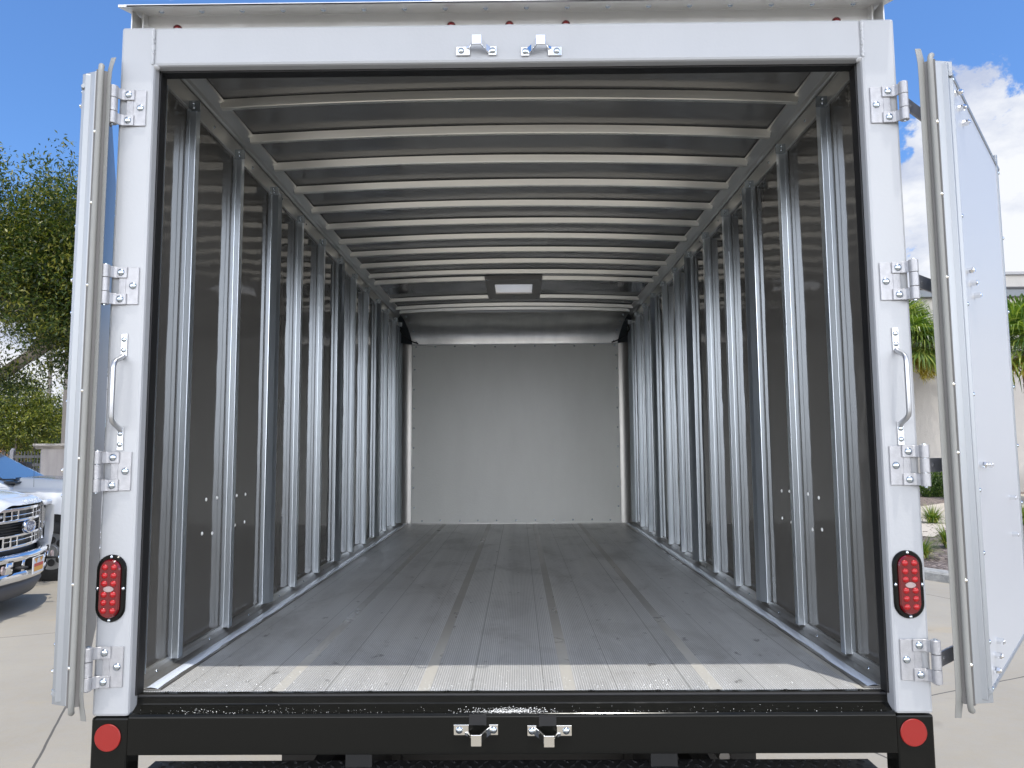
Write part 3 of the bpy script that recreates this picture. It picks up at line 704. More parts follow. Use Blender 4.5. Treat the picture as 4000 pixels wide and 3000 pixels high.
def wheel(parent, loc, r, w, side, rimmat=None, name='wheel'):
    m = MB(); n = 40
    prof = [(-w / 2, r * .62), (-w / 2 + .01, r * .9), (-w / 2 + .04, r), (w / 2 - .04, r), (w / 2 - .01, r * .9), (w / 2, r * .62)]
    vs = []
    for (a, rr) in prof:
        for i in range(n): t = 2 * math.pi * i / n; vs.append((rr * math.cos(t), a, rr * math.sin(t)))
    k = len(prof); m.add(vs, [(a * n + i, a * n + (i + 1) % n, (a + 1) * n + (i + 1) % n, (a + 1) * n + i) for a in range(k - 1) for i in range(n)], 0, True)
    for i in range(n * 2):    # tread blocks
        t = 2 * math.pi * (i + .25) / (n * 2); t2 = 2 * math.pi * (i + .75) / (n * 2)
        for y0, y1 in ((-w / 2 + .03, -w / 6 - .01), (-w / 6 + .01, w / 6 - .01), (w / 6 + .01, w / 2 - .03)):
            q = []
            for rr in (r - .005, r + .007):
                for tt in (t, t2):
                    for yy in (y0, y1): q.append((rr * math.cos(tt), yy, rr * math.sin(tt)))
            m.add(q, [(4, 5, 7, 6), (0, 1, 5, 4), (2, 6, 7, 3), (0, 4, 6, 2), (1, 3, 7, 5)])
    wh = part(name, m, TYRE, parent, loc)
    m = MB(); o = side * (w / 2 - .02)
    m.cyl((0, o - side * .06 if side > 0 else o + .0, 0), r * .62, .06, 'y', n)
    for i in range(8):
        t = 2 * math.pi * i / 8; m.box(-.001, .001, -.001, .001, -.001, .001)
        m.cyl((r * .38 * math.cos(t), (o - .005) if side > 0 else (o - .012), r * .38 * math.sin(t)), .05, .012 + .006, 'y', 14, mi=1)
    m.cyl((0, o - .03 if side > 0 else o - .03, 0), r * .2, .06, 'y', 20)
    part('rim', m, [rimmat or MATS['aluminium'], DARKTRIM], wh)
    return wh
for s in (-1, 1):
    for dx in (0, .29): wheel(T, (s * (1.05 - dx), .9, .43), .42, .24, s)
# wheels above are built around the y axis; turn them so that they roll along the truck
for c in T.children:
    if c.name.startswith('wheel'): c.rotation_euler = (0, 0, -math.pi / 2)

# grit left on the sill and the floor edge
def grit(spots):
    m = MB()
    for (x, y, z, r) in spots:
        q = rng.normal(size=(5, 3)); q /= np.linalg.norm(q, axis=1)[:, None]; q *= r * rng.uniform(.6, 1.1, (5, 1)); q[:, 2] = np.abs(q[:, 2])
        m.add([(x + a, y + b, z + c) for a, b, c in q], [(0, 1, 2), (0, 2, 3), (0, 3, 1), (1, 2, 4), (2, 3, 4), (3, 1, 4)])
    return m
sp_ = []
def sill_z(y): return -.045 if y < .018 else -.045 + (y - .018) / .027 * .015
for i in range(620): x = rng.normal(.0, .055); y = abs(rng.normal(.018, .006)); sp_.append((x, min(y, .044), sill_z(y) + .0005, rng.uniform(.0012, .0032)))
for i in range(190): x = rng.uniform(-1.09, 1.09); y = min(abs(rng.normal(.02, .008)), .044); sp_.append((x, y, sill_z(y) + .0003, rng.uniform(.0007, .0021)))
for i in range(80): x = -1.0 + abs(rng.normal(0, .25)); y = min(abs(rng.normal(.02, .006)), .044); sp_.append((x, y, sill_z(y) + .0003, rng.uniform(.0010, .0026)))
for i in range(620):
    x = rng.uniform(-1.04, 1.04); y = .074 + abs(rng.normal(0, .10)); sp_.append((x, y, .0006, rng.uniform(.0008, .0026)))
for i in range(170): x = rng.choice([-.45, .42, -.25, -.75]) + rng.normal(0, .05); y = .074 + abs(rng.normal(0, .035)); sp_.append((x, y, .0006, rng.uniform(.0012, .003)))
for i in range(160): x = rng.uniform(-1.0, 1.0); y = rng.uniform(.3, 1.6); sp_.append((x, y, .0006, rng.uniform(.0008, .002)))
tag(part('white_grit', grit(sp_), GRIT, clean=False), 'white crumbs scattered on the sill and front floor edge of the box truck', 'grit', kind='stuff')

# ================================================================== PICKUPS
def loft(m, secs, mi=0, smooth=True, close_ends=True):
    """secs: list of lists of points with equal count"""
    n = len(secs[0]); vs = [p for s in secs for p in s]
    m.add(vs, [(i * n + k, i * n + k + 1, (i + 1) * n + k + 1, (i + 1) * n + k) for i in range(len(secs) - 1) for k in range(n - 1)], mi, smooth)
    if close_ends: m.add(secs[0], [tuple(range(n))], mi); m.add(secs[-1], [tuple(range(n))[::-1]], mi)
    return m
def text_mesh(txt, size, depth, mat_, shear=0.):
    cu = bpy.data.curves.new('t', 'FONT'); cu.body = txt; cu.size = size; cu.extrude = depth; cu.shear = shear; cu.align_x = 'CENTER'; cu.align_y = 'CENTER'
    o = bpy.data.objects.new('t', cu); COL.objects.link(o); dg = bpy.context.evaluated_depsgraph_get()
    me = bpy.data.meshes.new_from_object(o.evaluated_get(dg)); bpy.data.objects.remove(o); me.materials.clear(); me.materials.append(mat_); return me
def bowx(y): return -.115 * (abs(y) / .75) ** 2.0      # plan bow of the nose
def pickup(loc, rotz, label):
    P = thing('pickup_truck', label, 'pickup truck', loc, rotz, 'white pickup trucks in the lot')
    # local: x forward (front axle at 0), z up from ground, y left
    # hood + fenders
    m = MB(); secs = []
    for x, hc, hs, hw in ((.90, 1.19, 1.13, .84), (.86, 1.235, 1.17, .90), (.72, 1.28, 1.205, .94), (.4, 1.335, 1.24, .965), (0, 1.375, 1.265, .985), (-.45, 1.41, 1.29, .99), (-.62, 1.42, 1.30, .99)):
        row = []
        for y in np.linspace(-1, 1, 25):
            a = abs(y); yy = y * hw; bx = bowx(min(abs(yy), .9)) * max(0, (x - .2) / .7)
            zz = hs + (hc - hs) * (1 - min(1, (a / .80) ** 5)) if a < .80 else hs - .02 * math.sin((a - .8) / .2 * 3.14) - .06 * max(0, (a - .86) / .14) ** 2
            zz += .018 * math.exp(-((a - .55) / .08) ** 2)
            row.append((x + bx, yy, zz))
        secs.append(row)
    loft(m, secs, close_ends=False)
    hood = part('hood', m, CAR, P, clean=False)
    hood.modifiers.new('sub', 'SUBSURF').levels = 1; hood.modifiers['sub'].render_levels = 2
    # raised lettering, same white as the hood
    t = text_mesh('SUPER DUTY', .090, .003, CAR); part('hood_lettering', t, None, P, (.905, 0, 1.215), (math.radians(62), 0, math.radians(90)))
    # fender sides with the arch cut out
    for s in (-1, 1):
        m = MB(); R1 = .50; cz = .42; arc = [(R1 * math.cos(t), cz + R1 * math.sin(t)) for t in np.linspace(math.pi, 0, 25)]
        top = [(-.62 + (1.47) * i / 24, 1.22 - .10 * (i / 24) ** 3) for i in range(25)]
        arc = [(-.62, .36)] * 0 + arc
        low = []
        for (ax, az) in arc: low.append((ax, az))
        vs = []
        for i in range(25): bx = 0 if top[i][0] < .3 else -.10 * ((top[i][0] - .3) / .55) ** 2; vs.append((top[i][0], s * (.988 + bx * .6), top[i][1])); 
        for i in range(25): vs.append((low[i][0], s * (1.015), low[i][1]))
        mid = [((a[0] + b[0]) / 2, s * 1.01, (a[1] + b[1]) / 2) for a, b in zip([(v[0], v[2]) for v in vs[:25]], low)]
        vs = vs[:25] + mid + vs[25:]
        inn = [(x, s * .93, z) for x, z in low]; vs += inn
        m.add(vs, [(r * 25 + i, r * 25 + i + 1, (r + 1) * 25 + i + 1, (r + 1) * 25 + i) for r in range(3) for i in range(24)], 0, True)
        m.add([(-.62, s * .988, 1.22), (-.5, s * 1.015, .42), (-.5, s * 1.0, .36), (-.62, s * 1.0, .36)], [(0, 1, 2, 3)])
        m.add([(.5, s * 1.015, .42), (.85, s * .93, 1.12), (.85, s * .93, .80), (.80, s * .94, .50), (.5, s * 1.0, .40)], [(0, 1, 2, 3, 4)])
        part('fender', m, CAR, P)
        m = MB(); m.box(-.6, .62, min(s * .3, s * .93), max(s * .3, s * .93), .42, 1.10); part('wheel_housing', m, DARKTRIM, P)
    # cab
    m = MB(); C = [(-.62, 1.30), (-1.70, 1.90), (-1.95, 1.97), (-3.3, 1.99), (-3.5, 1.93), (-3.55, 1.30)]
    secs = []
    for y, k in ((-.99, 0), (-.96, .35), (-.78, 1.), (.78, 1.), (.96, .35), (.99, 0)):
        secs.append([(x + (.12 if 0 else 0), y if z < 1.5 else y * (.90 + .0), z - (.03 if (abs(y) > .9 and z > 1.5) else 0)) for x, z in C])
    loft(m, secs, smooth=False)
    cab = part('cab', m, CAR, P)
    m = MB(); m.box(-3.55, -.60, -1.0, 1.0, .42, 1.302); m.box(-6.0, -3.58, -1.0, 1.0, .50, 1.40); part('body_side', m, CAR, P, bevel=.03, seg=3)
    m = MB(); e = .012
    m.add([(-.74 + e, -.80, 1.367 + e), (-.74 + e, .80, 1.367 + e), (-1.64 + e, .66, 1.867 + e), (-1.64 + e, -.66, 1.867 + e)], [(0, 1, 2, 3)]); part('windshield', m, GLASS, P)
    for s in (-1, 1):
        m = MB(); y0, y1 = s * .997, s * .885
        for xs in ((-1.15, -1.78, -2.1, -2.1), (-2.2, -2.2, -3.1, -3.1)):
            m.add([(xs[0], y0 * .985, 1.36), (xs[3], y0 * .985, 1.36), (xs[2], y1, 1.88), (xs[1], y1, 1.88 if xs[0] < -2 else 1.80)], [(0, 1, 2, 3)])
        part('side_window', m, GLASS, P)
        m = MB(); m.box(-1.25, -1.1, min(s * 1.0, s * 1.22), max(s * 1.0, s * 1.22), 1.38, 1.62); part('mirror', m, DARKTRIM, P, bevel=.02)
    m = MB(); m.box(-.72, -.56, -.92, .92, 1.335, 1.365); part('cowl', m, DARKTRIM, P, bevel=.01)
    for y in (-.55, .15):
        m = MB(); m.tube([(-.60, y, 1.375), (-.64, y - .25, 1.40), (-.72, y - .62, 1.405)], .010, 6); part('wiper', m, DARKTRIM, P)
    m = MB(); m.tube([(-.35, -.80, 1.28), (-.37, -.80, 2.0)], .003, 6); part('antenna', m, DARKTRIM, P)
    # nose behind the grille
    m = MB(); pts = [(.80 + bowx(min(abs(y), .9)), y) for y in np.linspace(-.93, .93, 21)] + [(.3, .93), (.3, -.93)]
    m.prism(pts, 'z', .62, 1.155); part('nose_shell', m, DARKTRIM, P)
    # grille: chrome frame with ports, follows the bow
    gm = MB()
    def bar(y0, y1, z0, z1, d=.04, off=.86, mi=0, steps=6):
        ys = np.linspace(y0, y1, steps + 1)
        vs = []
        for y in ys:
            bx = off + bowx(y); vs += [(bx - d, y, z0), (bx - d, y, z1), (bx, y, z1), (bx, y, z0)]
        fs = [(i * 4 + k, i * 4 + (k + 1) % 4, i * 4 + 4 + (k + 1) % 4, i * 4 + 4 + k) for i in range(steps) for k in range(4)]
        e = steps * 4; fs += [(3, 2, 1, 0), (e, e + 1, e + 2, e + 3)]; gm.add(vs, fs, mi)
    bar(-.73, .73, 1.125, 1.160, steps=14); bar(-.73, .73, .715, .750, steps=14)
    bar(-.73, .73, 1.005, 1.035, steps=14, off=.872); bar(-.73, .73, .845, .872, steps=14, off=.872)
    bar(-.50, .50, 1.070, 1.082, steps=12, off=.85); bar(-.50, .50, .795, .808, steps=12, off=.85)
    for s in (-1, 1):
        bar(min(s * .62, s * .75), max(s * .62, s * .75), .715, 1.16, steps=2, off=.862)
        for y in (.50, .36, .22):
            bar(s * y - .013, s * y + .013, 1.005, 1.16, steps=1, off=.858); bar(s * y - .013, s * y + .013, .715, .872, steps=1, off=.858)
    gr = part('grille', gm, CHROME, P, bevel=.006)
    gm = MB()
    for k in range(4): bar(-.62, .62, .885 + .030 * k, .893 + .030 * k, d=.02, off=.845, steps=12)
    part('grille_mesh', gm, DARKTRIM, P)
    for s in (-1, 1):
        m = MB(); m.box(.80, .826, s * .56 - .05, s * .56 + .05, 1.055, 1.105); mk = part('marker_pod', m, DARKTRIM, P, (bowx(.56) + .025, 0, 0), bevel=.01)
        part('marker_light', MB().box(.826, .832, s * .56 - .028, s * .56 + .028, 1.070, 1.090), GRIT, mk)
    # oval emblem
    m = MB(); n = 40; o = []
    for rr, xx in ((1., 0), (1., .03), (.93, .045), (.82, .045), (.78, .036)):
        for i in range(n): t = 2 * math.pi * i / n; o.append((xx, .165 * rr * math.cos(t), .078 * rr * math.sin(t)))
    m.add(o, [(a * n + i, a * n + (i + 1) % n, (a + 1) * n + (i + 1) % n, (a + 1) * n + i) for a in range(4) for i in range(n)], 0, True); m.add(o[4 * n:], [tuple(range(n))])
    em = part('emblem', m, CHROME, P, (.862, 0, .938))
    part('emblem_lettering', text_mesh('Ford', .105, .003, mat('emblem_letter', (.75, .78, .82), .2, .8) if 'emblem_letter' not in MATS else MATS['emblem_letter'], .35), None, em, (.044, 0, 0), (math.radians(90), 0, math.radians(90)))
    m = MB(); oo = [(.0, .122 * math.cos(2 * math.pi * i / n), .056 * math.sin(2 * math.pi * i / n)) for i in range(n)]; m.add(oo, [tuple(range(n))])
    part('emblem_field', m, MATS.get('emblem_blue') or mat('emblem_blue', (.02, .05, .16), .2, .3, .8), em, (.0405, 0, 0), clean=False)
    # headlamps
    for s in (-1, 1):
        m = MB(); m.add([(.80, s * .755, 1.15), (.80, s * .755, .72), (.70, s * .93, .72), (.62, s * .965, 1.14), (.60, s * .965, .72)], [(0, 1, 2), (0, 2, 3), (3, 2, 4)])
        m.box(.60, .72, min(s * .76, s * .93), max(s * .76, s * .93), .72, 1.15)
        h = part('headlight', m, CHROME, P)
        part('lens', MB().add([(.795, s * .77, 1.11), (.795, s * .77, .80), (.70, s * .94, .80), (.66, s * .955, 1.10)], [(0, 1, 2, 3)]), GLASS, h)
        m = MB(); m.box(.50, .82, min(s * .73, s * .95), max(s * .73, s * .95), 1.13, 1.19); part('lamp_brow', m, CAR, P, bevel=.02)
    # bumper
    m = MB(); secs = []
    for y in np.linspace(-1.0, 1.0, 29):
        bx = .99 + bowx(y) * 1.1 - (.12 * max(0, (abs(y) - .85) / .15)); dip = 0
        secs.append([(bx - .16, y, .66), (bx - .04, y, .675), (bx, y, .655), (bx + .005, y, .60)])
    loft(m, secs, close_ends=False)
    secs = []
    for y in np.linspace(-1.0, 1.0, 29):
        bx = .99 + bowx(y) * 1.1 - (.12 * max(0, (abs(y) - .85) / .15))
        secs.append([(bx - .005, y, .48), (bx - .01, y, .40), (bx - .04, y, .365), (bx - .12, y, .36)])
    loft(m, secs, close_ends=False)
    for y0, y1 in ((-1.0, -.84), (-.64, -.53), (.53, .64), (.84, 1.0), (-.36, -.30), (.30, .36)):
        secs = []
        for y in np.linspace(y0, y1, 4):
            bx = .99 + bowx(y) * 1.1 - (.12 * max(0, (abs(y) - .85) / .15)); secs.append([(bx + .005, y, .60), (bx + .002, y, .54), (bx - .005, y, .48)])
        loft(m, secs, close_ends=False)
    bp = part('front_bumper', m, CHROME, P, clean=False); bp.modifiers.new('s', 'SOLIDIFY').thickness = .012
    m = MB(); pts = [(.93 + bowx(y) * 1.1, y) for y in np.linspace(-.9, .9, 15)] + [(.6, .9), (.6, -.9)]; m.prism(pts, 'z', .40, .63); part('bumper_core', m, DARKTRIM, P)
    for s in (-1, 1):
        hk = part('tow_hook', MB().tube([(.90, s * .45, .53), (1.02, s * .42, .535), (1.05, s * .45, .535), (1.02, s * .48, .53), (.90, s * .47, .53)], .013, 8), DARKTRIM, P)
        part('fog_light', MB().cyl((.90, s * .74, .54), .045, .02, 'x', 18), CLEAR, P)
    m = MB(); secs = []
    for y in np.linspace(-.92, .92, 21):
        bx = .97 + bowx(y) * 1.3; secs.append([(bx - .06, y, .38), (bx - .03, y, .30), (bx - .10, y, .19), (bx - .16, y, .17)])
    loft(m, secs, close_ends=False); va = part('valance', m, TRIMGREY, P, clean=False); va.modifiers.new('s', 'SOLIDIFY').thickness = .01
    # plate with the dealer insert
    pl = part('licence_plate', MB().box(1.000, 1.012, -.17, .17, .42, .60), GRIT, P, (0, .0, .0), bevel=.004)
    PO = MATS.get('plate_orange') or mat('plate_orange', (.85, .42, .08), .5); PR = MATS.get('plate_red') or mat('plate_red', (.65, .10, .06), .5)
    m = MB(); m.add([(1.0135, -.14, .445), (1.0135, .14, .445), (1.0135, .14, .52), (1.0135, -.14, .52)], [(0, 1, 2, 3)]); m.add([(1.0137, -.14, .585), (1.0137, -.03, .585), (1.0137, -.07, .53)], [(0, 1, 2)], 0); m.add([(1.0137, .14, .585), (1.0137, .03, .585), (1.0137, .07, .53)], [(0, 2, 1)])
    part('plate_print', m, PO, pl, clean=False)
    part('plate_band', MB().box(1.0138, 1.0145, -.14, .14, .495, .530), PR, pl)
    part('plate_frame', MB().box(1.0125, 1.016, -.12, .12, .588, .596), DARKTRIM, pl)
    # wheels
    for (x, s) in ((0, -1), (0, 1), (-4.1, -1), (-4.1, 1)): wheel(P, (x, s * .86, .405), .405, .27, s)
    part('bed_wall', MB().box(-5.98, -3.6, -.9, .9, 1.38, 1.405), DARKTRIM, P)
    return P
hd_ = math.atan2(.235, .972)
hx_, hy_ = math.cos(hd_), math.sin(hd_)
def place(px, py): return (px - .86 * hx_, py - .86 * hy_, G)
PA = pickup(place(-6.74, 7.72), hd_, 'white pickup truck with chrome grille nearest the left rear door')
PA.scale = (1.10, 1.06, 1.20)
PB = copy_tree(PA); PB.location = (-7.98, 11.0, G); PB['label'] = 'second white pickup truck, parked behind the nearest one beside the fence'
PC = copy_tree(PA); PC.location = (-15.5, 27.0, G); PC.rotation_euler = (0, 0, 2.9); PC['label'] = 'white pickup truck parked beyond the dark picket fence'

# ================================================================== FENCE, WALL, POLES
def X_(u, D): return .029 + (u - 2000 - 24) / 2830.6 * D
def Y_(D): return D - 2.1765
def Z_(v, D): return .714 - (v - 1762) / 2830.6 * D
DF = 20.
FM = mat('fence_metal', (.055, .056, .060), .45, .2)
F = thing('picket_fence', 'dark grey metal picket fence ending at the stucco wall', 'fence', (X_(80, DF), Y_(DF), G))
def fp(name, m, mt): return part(name, m, mt, F, (-F.location.x, -F.location.y, -F.location.z))
xe = X_(166, DF); yF = Y_(DF); zt_ = Z_(1750, DF)
m = MB()
for k in range(70):
    x = xe - .055 - .092 * k; m.box(x - .011, x + .011, yF - .012, yF + .012, G + .08, zt_ - .02)
fp('pickets', m, FM)
m = MB()
for zz in (Z_(1773, DF), Z_(1805, DF), G + .3): m.box(xe - 6.6, xe, yF - .03, yF - .013, zz - .035, zz + .035)
fp('rail', m, FM)
FP = mat('fence_post_grey', (.20, .20, .22), .5, .2)
for u in (166, 45):
    x = X_(u, DF); m = MB(); m.box(x - .05, x + .05, yF - .05, yF + .05, G, zt_ + .02); m.cyl((x, yF, zt_ + .02), .055, .05, 'z', 14, r2=.03); fp('fence_post', m, FP)
x = X_(-80, DF); m = MB(); m.box(x - .05, x + .05, yF - .05, yF + .05, G, zt_ + .02); fp('fence_post', m, FP)
SW = mat('stucco_wall', (.40, .37, .36), .9, var=(1.6, (.30, .28, .275), .6, (4, 4, .6)), bump=(45, .01, (1, 1, 1)))
x0 = X_(172, DF); Wt = Z_(1745, DF)
SWT = thing('stucco_wall', 'pale stucco garden wall with a moulded cap, water stained below the cap', 'wall', (x0 + 2.5, yF, G))
def sp2(name, m, mt, bevel=0): return part(name, m, mt, SWT, (-SWT.location.x, -SWT.location.y, -SWT.location.z), bevel=bevel)
sp2('wall_body', MB().box(x0, x0 + 5.2, yF - .15, yF + .2, G, Wt), SW)
m = MB(); m.prism([(yF - .16, Wt), (yF - .22, Wt + .05), (yF - .30, Wt + .09), (yF - .30, Wt + .15), (yF + .34, Wt + .15), (yF + .34, Wt + .09), (yF + .21, Wt)], 'x', x0 - .16, x0 + 5.3)
sp2('wall_cap', m, mat('wall_cap_stone', (.42, .39, .36), .9, var=(3, (.20, .19, .18), .8, (1, 1, 4)), bump=(40, .01, (1, 1, 1))), .01)
PM = mat('pole_brown', (.185, .165, .145), .6, .1)
D1 = 21.; x = X_(258, D1)
LP = thing('light_pole', 'thick brown square light pole rising behind the stucco wall', 'light pole', (x, Y_(D1), G), 0, 'parking lot light poles')
part('pole', MB().prism([(-.12, -.12), (.12, -.12), (.12, .12), (-.12, .12)], 'z', 0, 9.3), PM, LP, bevel=.01)
part('lamp_head', MB().box(-.1, .75, -.2, .2, 7.95, 8.12), mat('lamp_grey', (.45, .43, .42), .5), LP, bevel=.02)
D2 = 46.; x = X_(176, D2)
LP2 = thing('light_pole', 'thin distant light pole seen between the two left trees', 'light pole', (x, Y_(D2), G), 0, 'parking lot light poles')
part('pole', MB().cyl((0, 0, 0), .14, 14.5, 'z', 12, r2=.09), PM, LP2)
part('lamp_head', MB().box(-.5, .5, -.15, .15, 14.4, 14.6), PM, LP2)
BR = thing('brick_building', 'small orange brick building behind the yellow-green tree', 'building', (X_(-60, 60), Y_(60), G))
part('wall', MB().box(-4, 3.2, 0, 8, 0, 3.1), mat('orange_brick', (.42, .17, .09), .9), BR)
part('roof', MB().prism([(-.4, 3.1), (4, 4.1), (8.4, 3.1)], 'x', -4.4, 3.6), mat('roof_grey', (.16, .16, .17), .8), BR)
TRL = thing('semi_trailer', 'dark trailer roof with a red and white stripe behind the stucco wall', 'trailer', (X_(230, 45), Y_(45), G))
part('trailer_box', MB().box(-2.0, 8, 0, 2.4, .9, 2.72), mat('trailer_dark', (.06, .065, .08), .5), TRL)
m = MB(); 
for k in range(12): m.box(-2 + k * .55, -2 + k * .55 + .27, -.012, 0, 2.60, 2.70)
part('stripe', m, REDREF, TRL); m = MB()
for k in range(12): m.box(-1.73 + k * .55, -1.73 + k * .55 + .27, -.011, 0, 2.60, 2.70)
part('stripe', m, GRIT, TRL)
m = MB()
for xx in (-1.2, 0, 6): m.cyl((xx, -.05, .5), .5, .3, 'y', 20)
part('trailer_wheel', m, TYRE, TRL)

# ================================================================== TREES
def leaf_mat(name, c1, c2, c3, tr=.35):
    m = bpy.data.materials.new(name); m.use_nodes = True; nt = m.node_tree; nt.nodes.clear()
    geo = N(nt, 'ShaderNodeNewGeometry'); rp = N(nt, 'ShaderNodeValToRGB')
    ob = N(nt, 'ShaderNodeTexCoord').outputs['Object']
    f = math_(nt, 'ADD', math_(nt, 'MULTIPLY', geo.outputs['Random Per Island'], .6), math_(nt, 'MULTIPLY', noise(nt, ob, 1.6, 3.), .55))
    L(nt, f, rp.inputs[0]); e = rp.color_ramp.elements; e[0].position = .30; e[0].color = (*c1, 1); e[1].position = .85; e[1].color = (*c3, 1); k = e.new(.62); k.color = (*c2, 1)
    p = N(nt, 'ShaderNodeBsdfPrincipled'); L(nt, rp.outputs[0], p.inputs['Base Color']); p.inputs['Roughness'].default_value = .38
    t = N(nt, 'ShaderNodeBsdfTranslucent'); L(nt, mixc(nt, 1., rp.outputs[0], (1.3, 1.5, .5), 'MULTIPLY'), t.inputs['Color'])
    mx = N(nt, 'ShaderNodeMixShader'); mx.inputs[0].default_value = tr; L(nt, p.outputs[0], mx.inputs[1]); L(nt, t.outputs[0], mx.inputs[2])
    o = N(nt, 'ShaderNodeOutputMaterial'); L(nt, mx.outputs[0], o.inputs[0]); return m
def leaves_mesh(name, P, Nn, size, mt, aspect=.34):
    """P centres (n,3); builds one diamond-shaped folded leaf per centre"""
    n = len(P); d = rng.normal(size=(n, 3)) + Nn * .9; d /= np.linalg.norm(d, axis=1)[:, None]
    up = rng.normal(size=(n, 3)); up[:, 2] += 1.2; w = np.cross(d, up); w /= np.linalg.norm(w, axis=1)[:, None] + 1e-9
    nn = np.cross(w, d); sz = size * rng.uniform(.6, 1.25, (n, 1))
    V = np.stack([P - d * sz * .5, P + w * sz * aspect * .5 + nn * sz * .06, P + d * sz * .5, P - w * sz * aspect * .5 + nn * sz * .06], 1).reshape(-1, 3)
    me = bpy.data.meshes.new(name); me.vertices.add(4 * n); me.vertices.foreach_set('co', V.ravel()); me.loops.add(4 * n); me.loops.foreach_set('vertex_index', np.arange(4 * n))
    me.polygons.add(n); me.polygons.foreach_set('loop_start', np.arange(n) * 4); me.polygons.foreach_set('loop_total', np.full(n, 4)); me.update(); me.validate(); me.materials.append(mt); return me
BARK = mat('bark', (.16, .13, .10), .9, bump=(18, .03, (1, 1, .3)), var=(6, (.26, .22, .18), .8, (1, 1, .4)))
def crown(centre, rad, n_tw, per, size, spread=.26, keep=None, hollow=.35):
    """twig clusters spread through an ellipsoid"""
    c = np.array(centre); r = np.array(rad); P = []; Nn = []
    k = 0
    while k < n_tw:
        q = rng.normal(size=3); q /= np.linalg.norm(q); t = hollow + (1 - hollow) * rng.random() ** .6
        lob = 1 + .14 * math.sin(5 * q[0] + 2 * q[2] + c[0]) + .12 * math.sin(7 * q[1] - 3 * q[2]) + .10 * math.sin(11 * q[0] * q[2] + 4 * q[1])
        p = c + q * r * t * lob
        if keep and not keep(p): continue
        k += 1
        tw = q * np.array([1, 1, .6]) + rng.normal(size=3) * .5 + np.array([0, 0, .25]); tw /= np.linalg.norm(tw)
        s = (rng.random(per) - .4)[:, None] * spread * 1.9
        P.append(p + tw * s + rng.normal(size=(per, 3)) * spread * .34); Nn.append(np.repeat(tw[None], per, 0))
    return np.concatenate(P), np.concatenate(Nn)
# big oak on the left
D = 13.; base = Vector((-13.2, Y_(D) + 1.0, G))
OAK = thing('oak_tree', 'large leafy oak tree with grey forked limbs behind the open left door', 'tree', base)
LM = leaf_mat('oak_leaf', (.015, .030, .007), (.052, .084, .013), (.22, .205, .035), .32)
cc = np.array([-3.2 + 13.2, 0, 0])   # crown reaches over to the visible strip
def okeep(p):
    zz = p[2]; return zz > (4.8 if p[0] < 4.85 else 4.0) + .22 * math.sin(p[0] * 3.1) + .18 * math.sin(p[0] * 9 + 1)
P1, N1 = crown((1.9, -.6, 5.5), (4.1, 4.0, 2.0), 3400, 30, .1, keep=okeep, hollow=.25)
P2, N2 = crown((4.75, -1.0, 5.05), (1.62, 1.8, 1.95), 2300, 34, .1, keep=lambda p: p[2] > (4.85 if p[0] < 4.85 else 3.45) + .15 * math.sin(p[0] * 9), hollow=.1)
P3, N3 = crown((3.95, -.9, 3.45), (.55, .6, .32), 70, 26, .1)
Pl = np.concatenate([P1, P2, P3]); Nl = np.concatenate([N1, N2, N3])
part('crown', leaves_mesh('crown', Pl, Nl, .086, LM), None, OAK)
m = MB()
m.tube([(0, 0, -.05), (.1, 0, 1.), (.4, -.1, 2.0), (1.2, -.3, 2.7)], [.36, .30, .27, .22], 12)
m.tube([(1.2, -.3, 2.7), (2.4, -.5, 3.0), (3.4, -.6, 3.45), (4.1, -.6, 3.95), (4.45, -.6, 4.5), (4.65, -.6, 5.3), (4.6, -.6, 6.3)], [.22, .15, .12, .10, .075, .055, .03], 10)
m.tube([(4.1, -.6, 3.92), (4.5, -.7, 4.12), (5.0, -.8, 4.18), (5.9, -.9, 4.5)], [.10, .085, .07, .04], 10)
m.tube([(1.0, -.2, 2.6), (1.3, .1, 4.0), (1.6, .3, 5.6)], [.2, .14, .06], 8); m.tube([(4.6, -.6, 4.3), (4.2, -.4, 5.2), (4.3, -.4, 6.0)], [.06, .045, .02], 8)
for k in range(22):
    a = Pl[rng.integers(len(Pl))]; s0 = np.array([4.5, -.6, 4.6]) if a[0] > 3 else np.array([1.4, .1, 4.6]); mid = (a + s0) / 2 + np.array([0, 0, .25]); m.tube([tuple(s0), tuple(mid), tuple(a)], [.035, .02, .008], 6)
part('trunk', m, BARK, OAK)
# yellow green smaller tree behind
D = 24.; CM = leaf_mat('tree_leaf_yellow', (.035, .055, .012), (.12, .15, .022), (.33, .31, .05))
T2 = thing('small_tree', 'yellow-green bushy tree standing behind the picket fence', 'tree', (X_(70, D), Y_(D), G))
P1, N1 = crown((-.1, 0, 3.25), (1.75, 1.6, 1.35), 1300, 22, .1, spread=.22, hollow=.2)
part('crown', leaves_mesh('crown', P1, N1, .11, CM), None, T2)
m = MB()
for k in range(5): a = k * 1.26; m.tube([(.08 * math.cos(a), .08 * math.sin(a), 0), (.25 * math.cos(a), .2 * math.sin(a), 1.5), (.8 * math.cos(a), .7 * math.sin(a), 3.4)], [.06, .045, .02], 8)
part('trunk', m, BARK, T2)
D = 30.; DM = leaf_mat('tree_leaf_dark', (.018, .032, .010), (.04, .065, .014), (.09, .12, .02))
T3 = thing('small_tree', 'dark green bushy tree low behind the stucco wall', 'tree', (X_(235, D), Y_(D), G))
P1, N1 = crown((0, 0, 2.6), (2.4, 1.6, 1.35), 900, 20, .1, spread=.3, hollow=.2)
part('crown', leaves_mesh('crown', P1, N1, .15, DM), None, T3); part('trunk', MB().tube([(0, 0, 0), (.1, 0, 1.3), (0, 0, 2.6)], [.12, .1, .05], 8), BARK, T3)

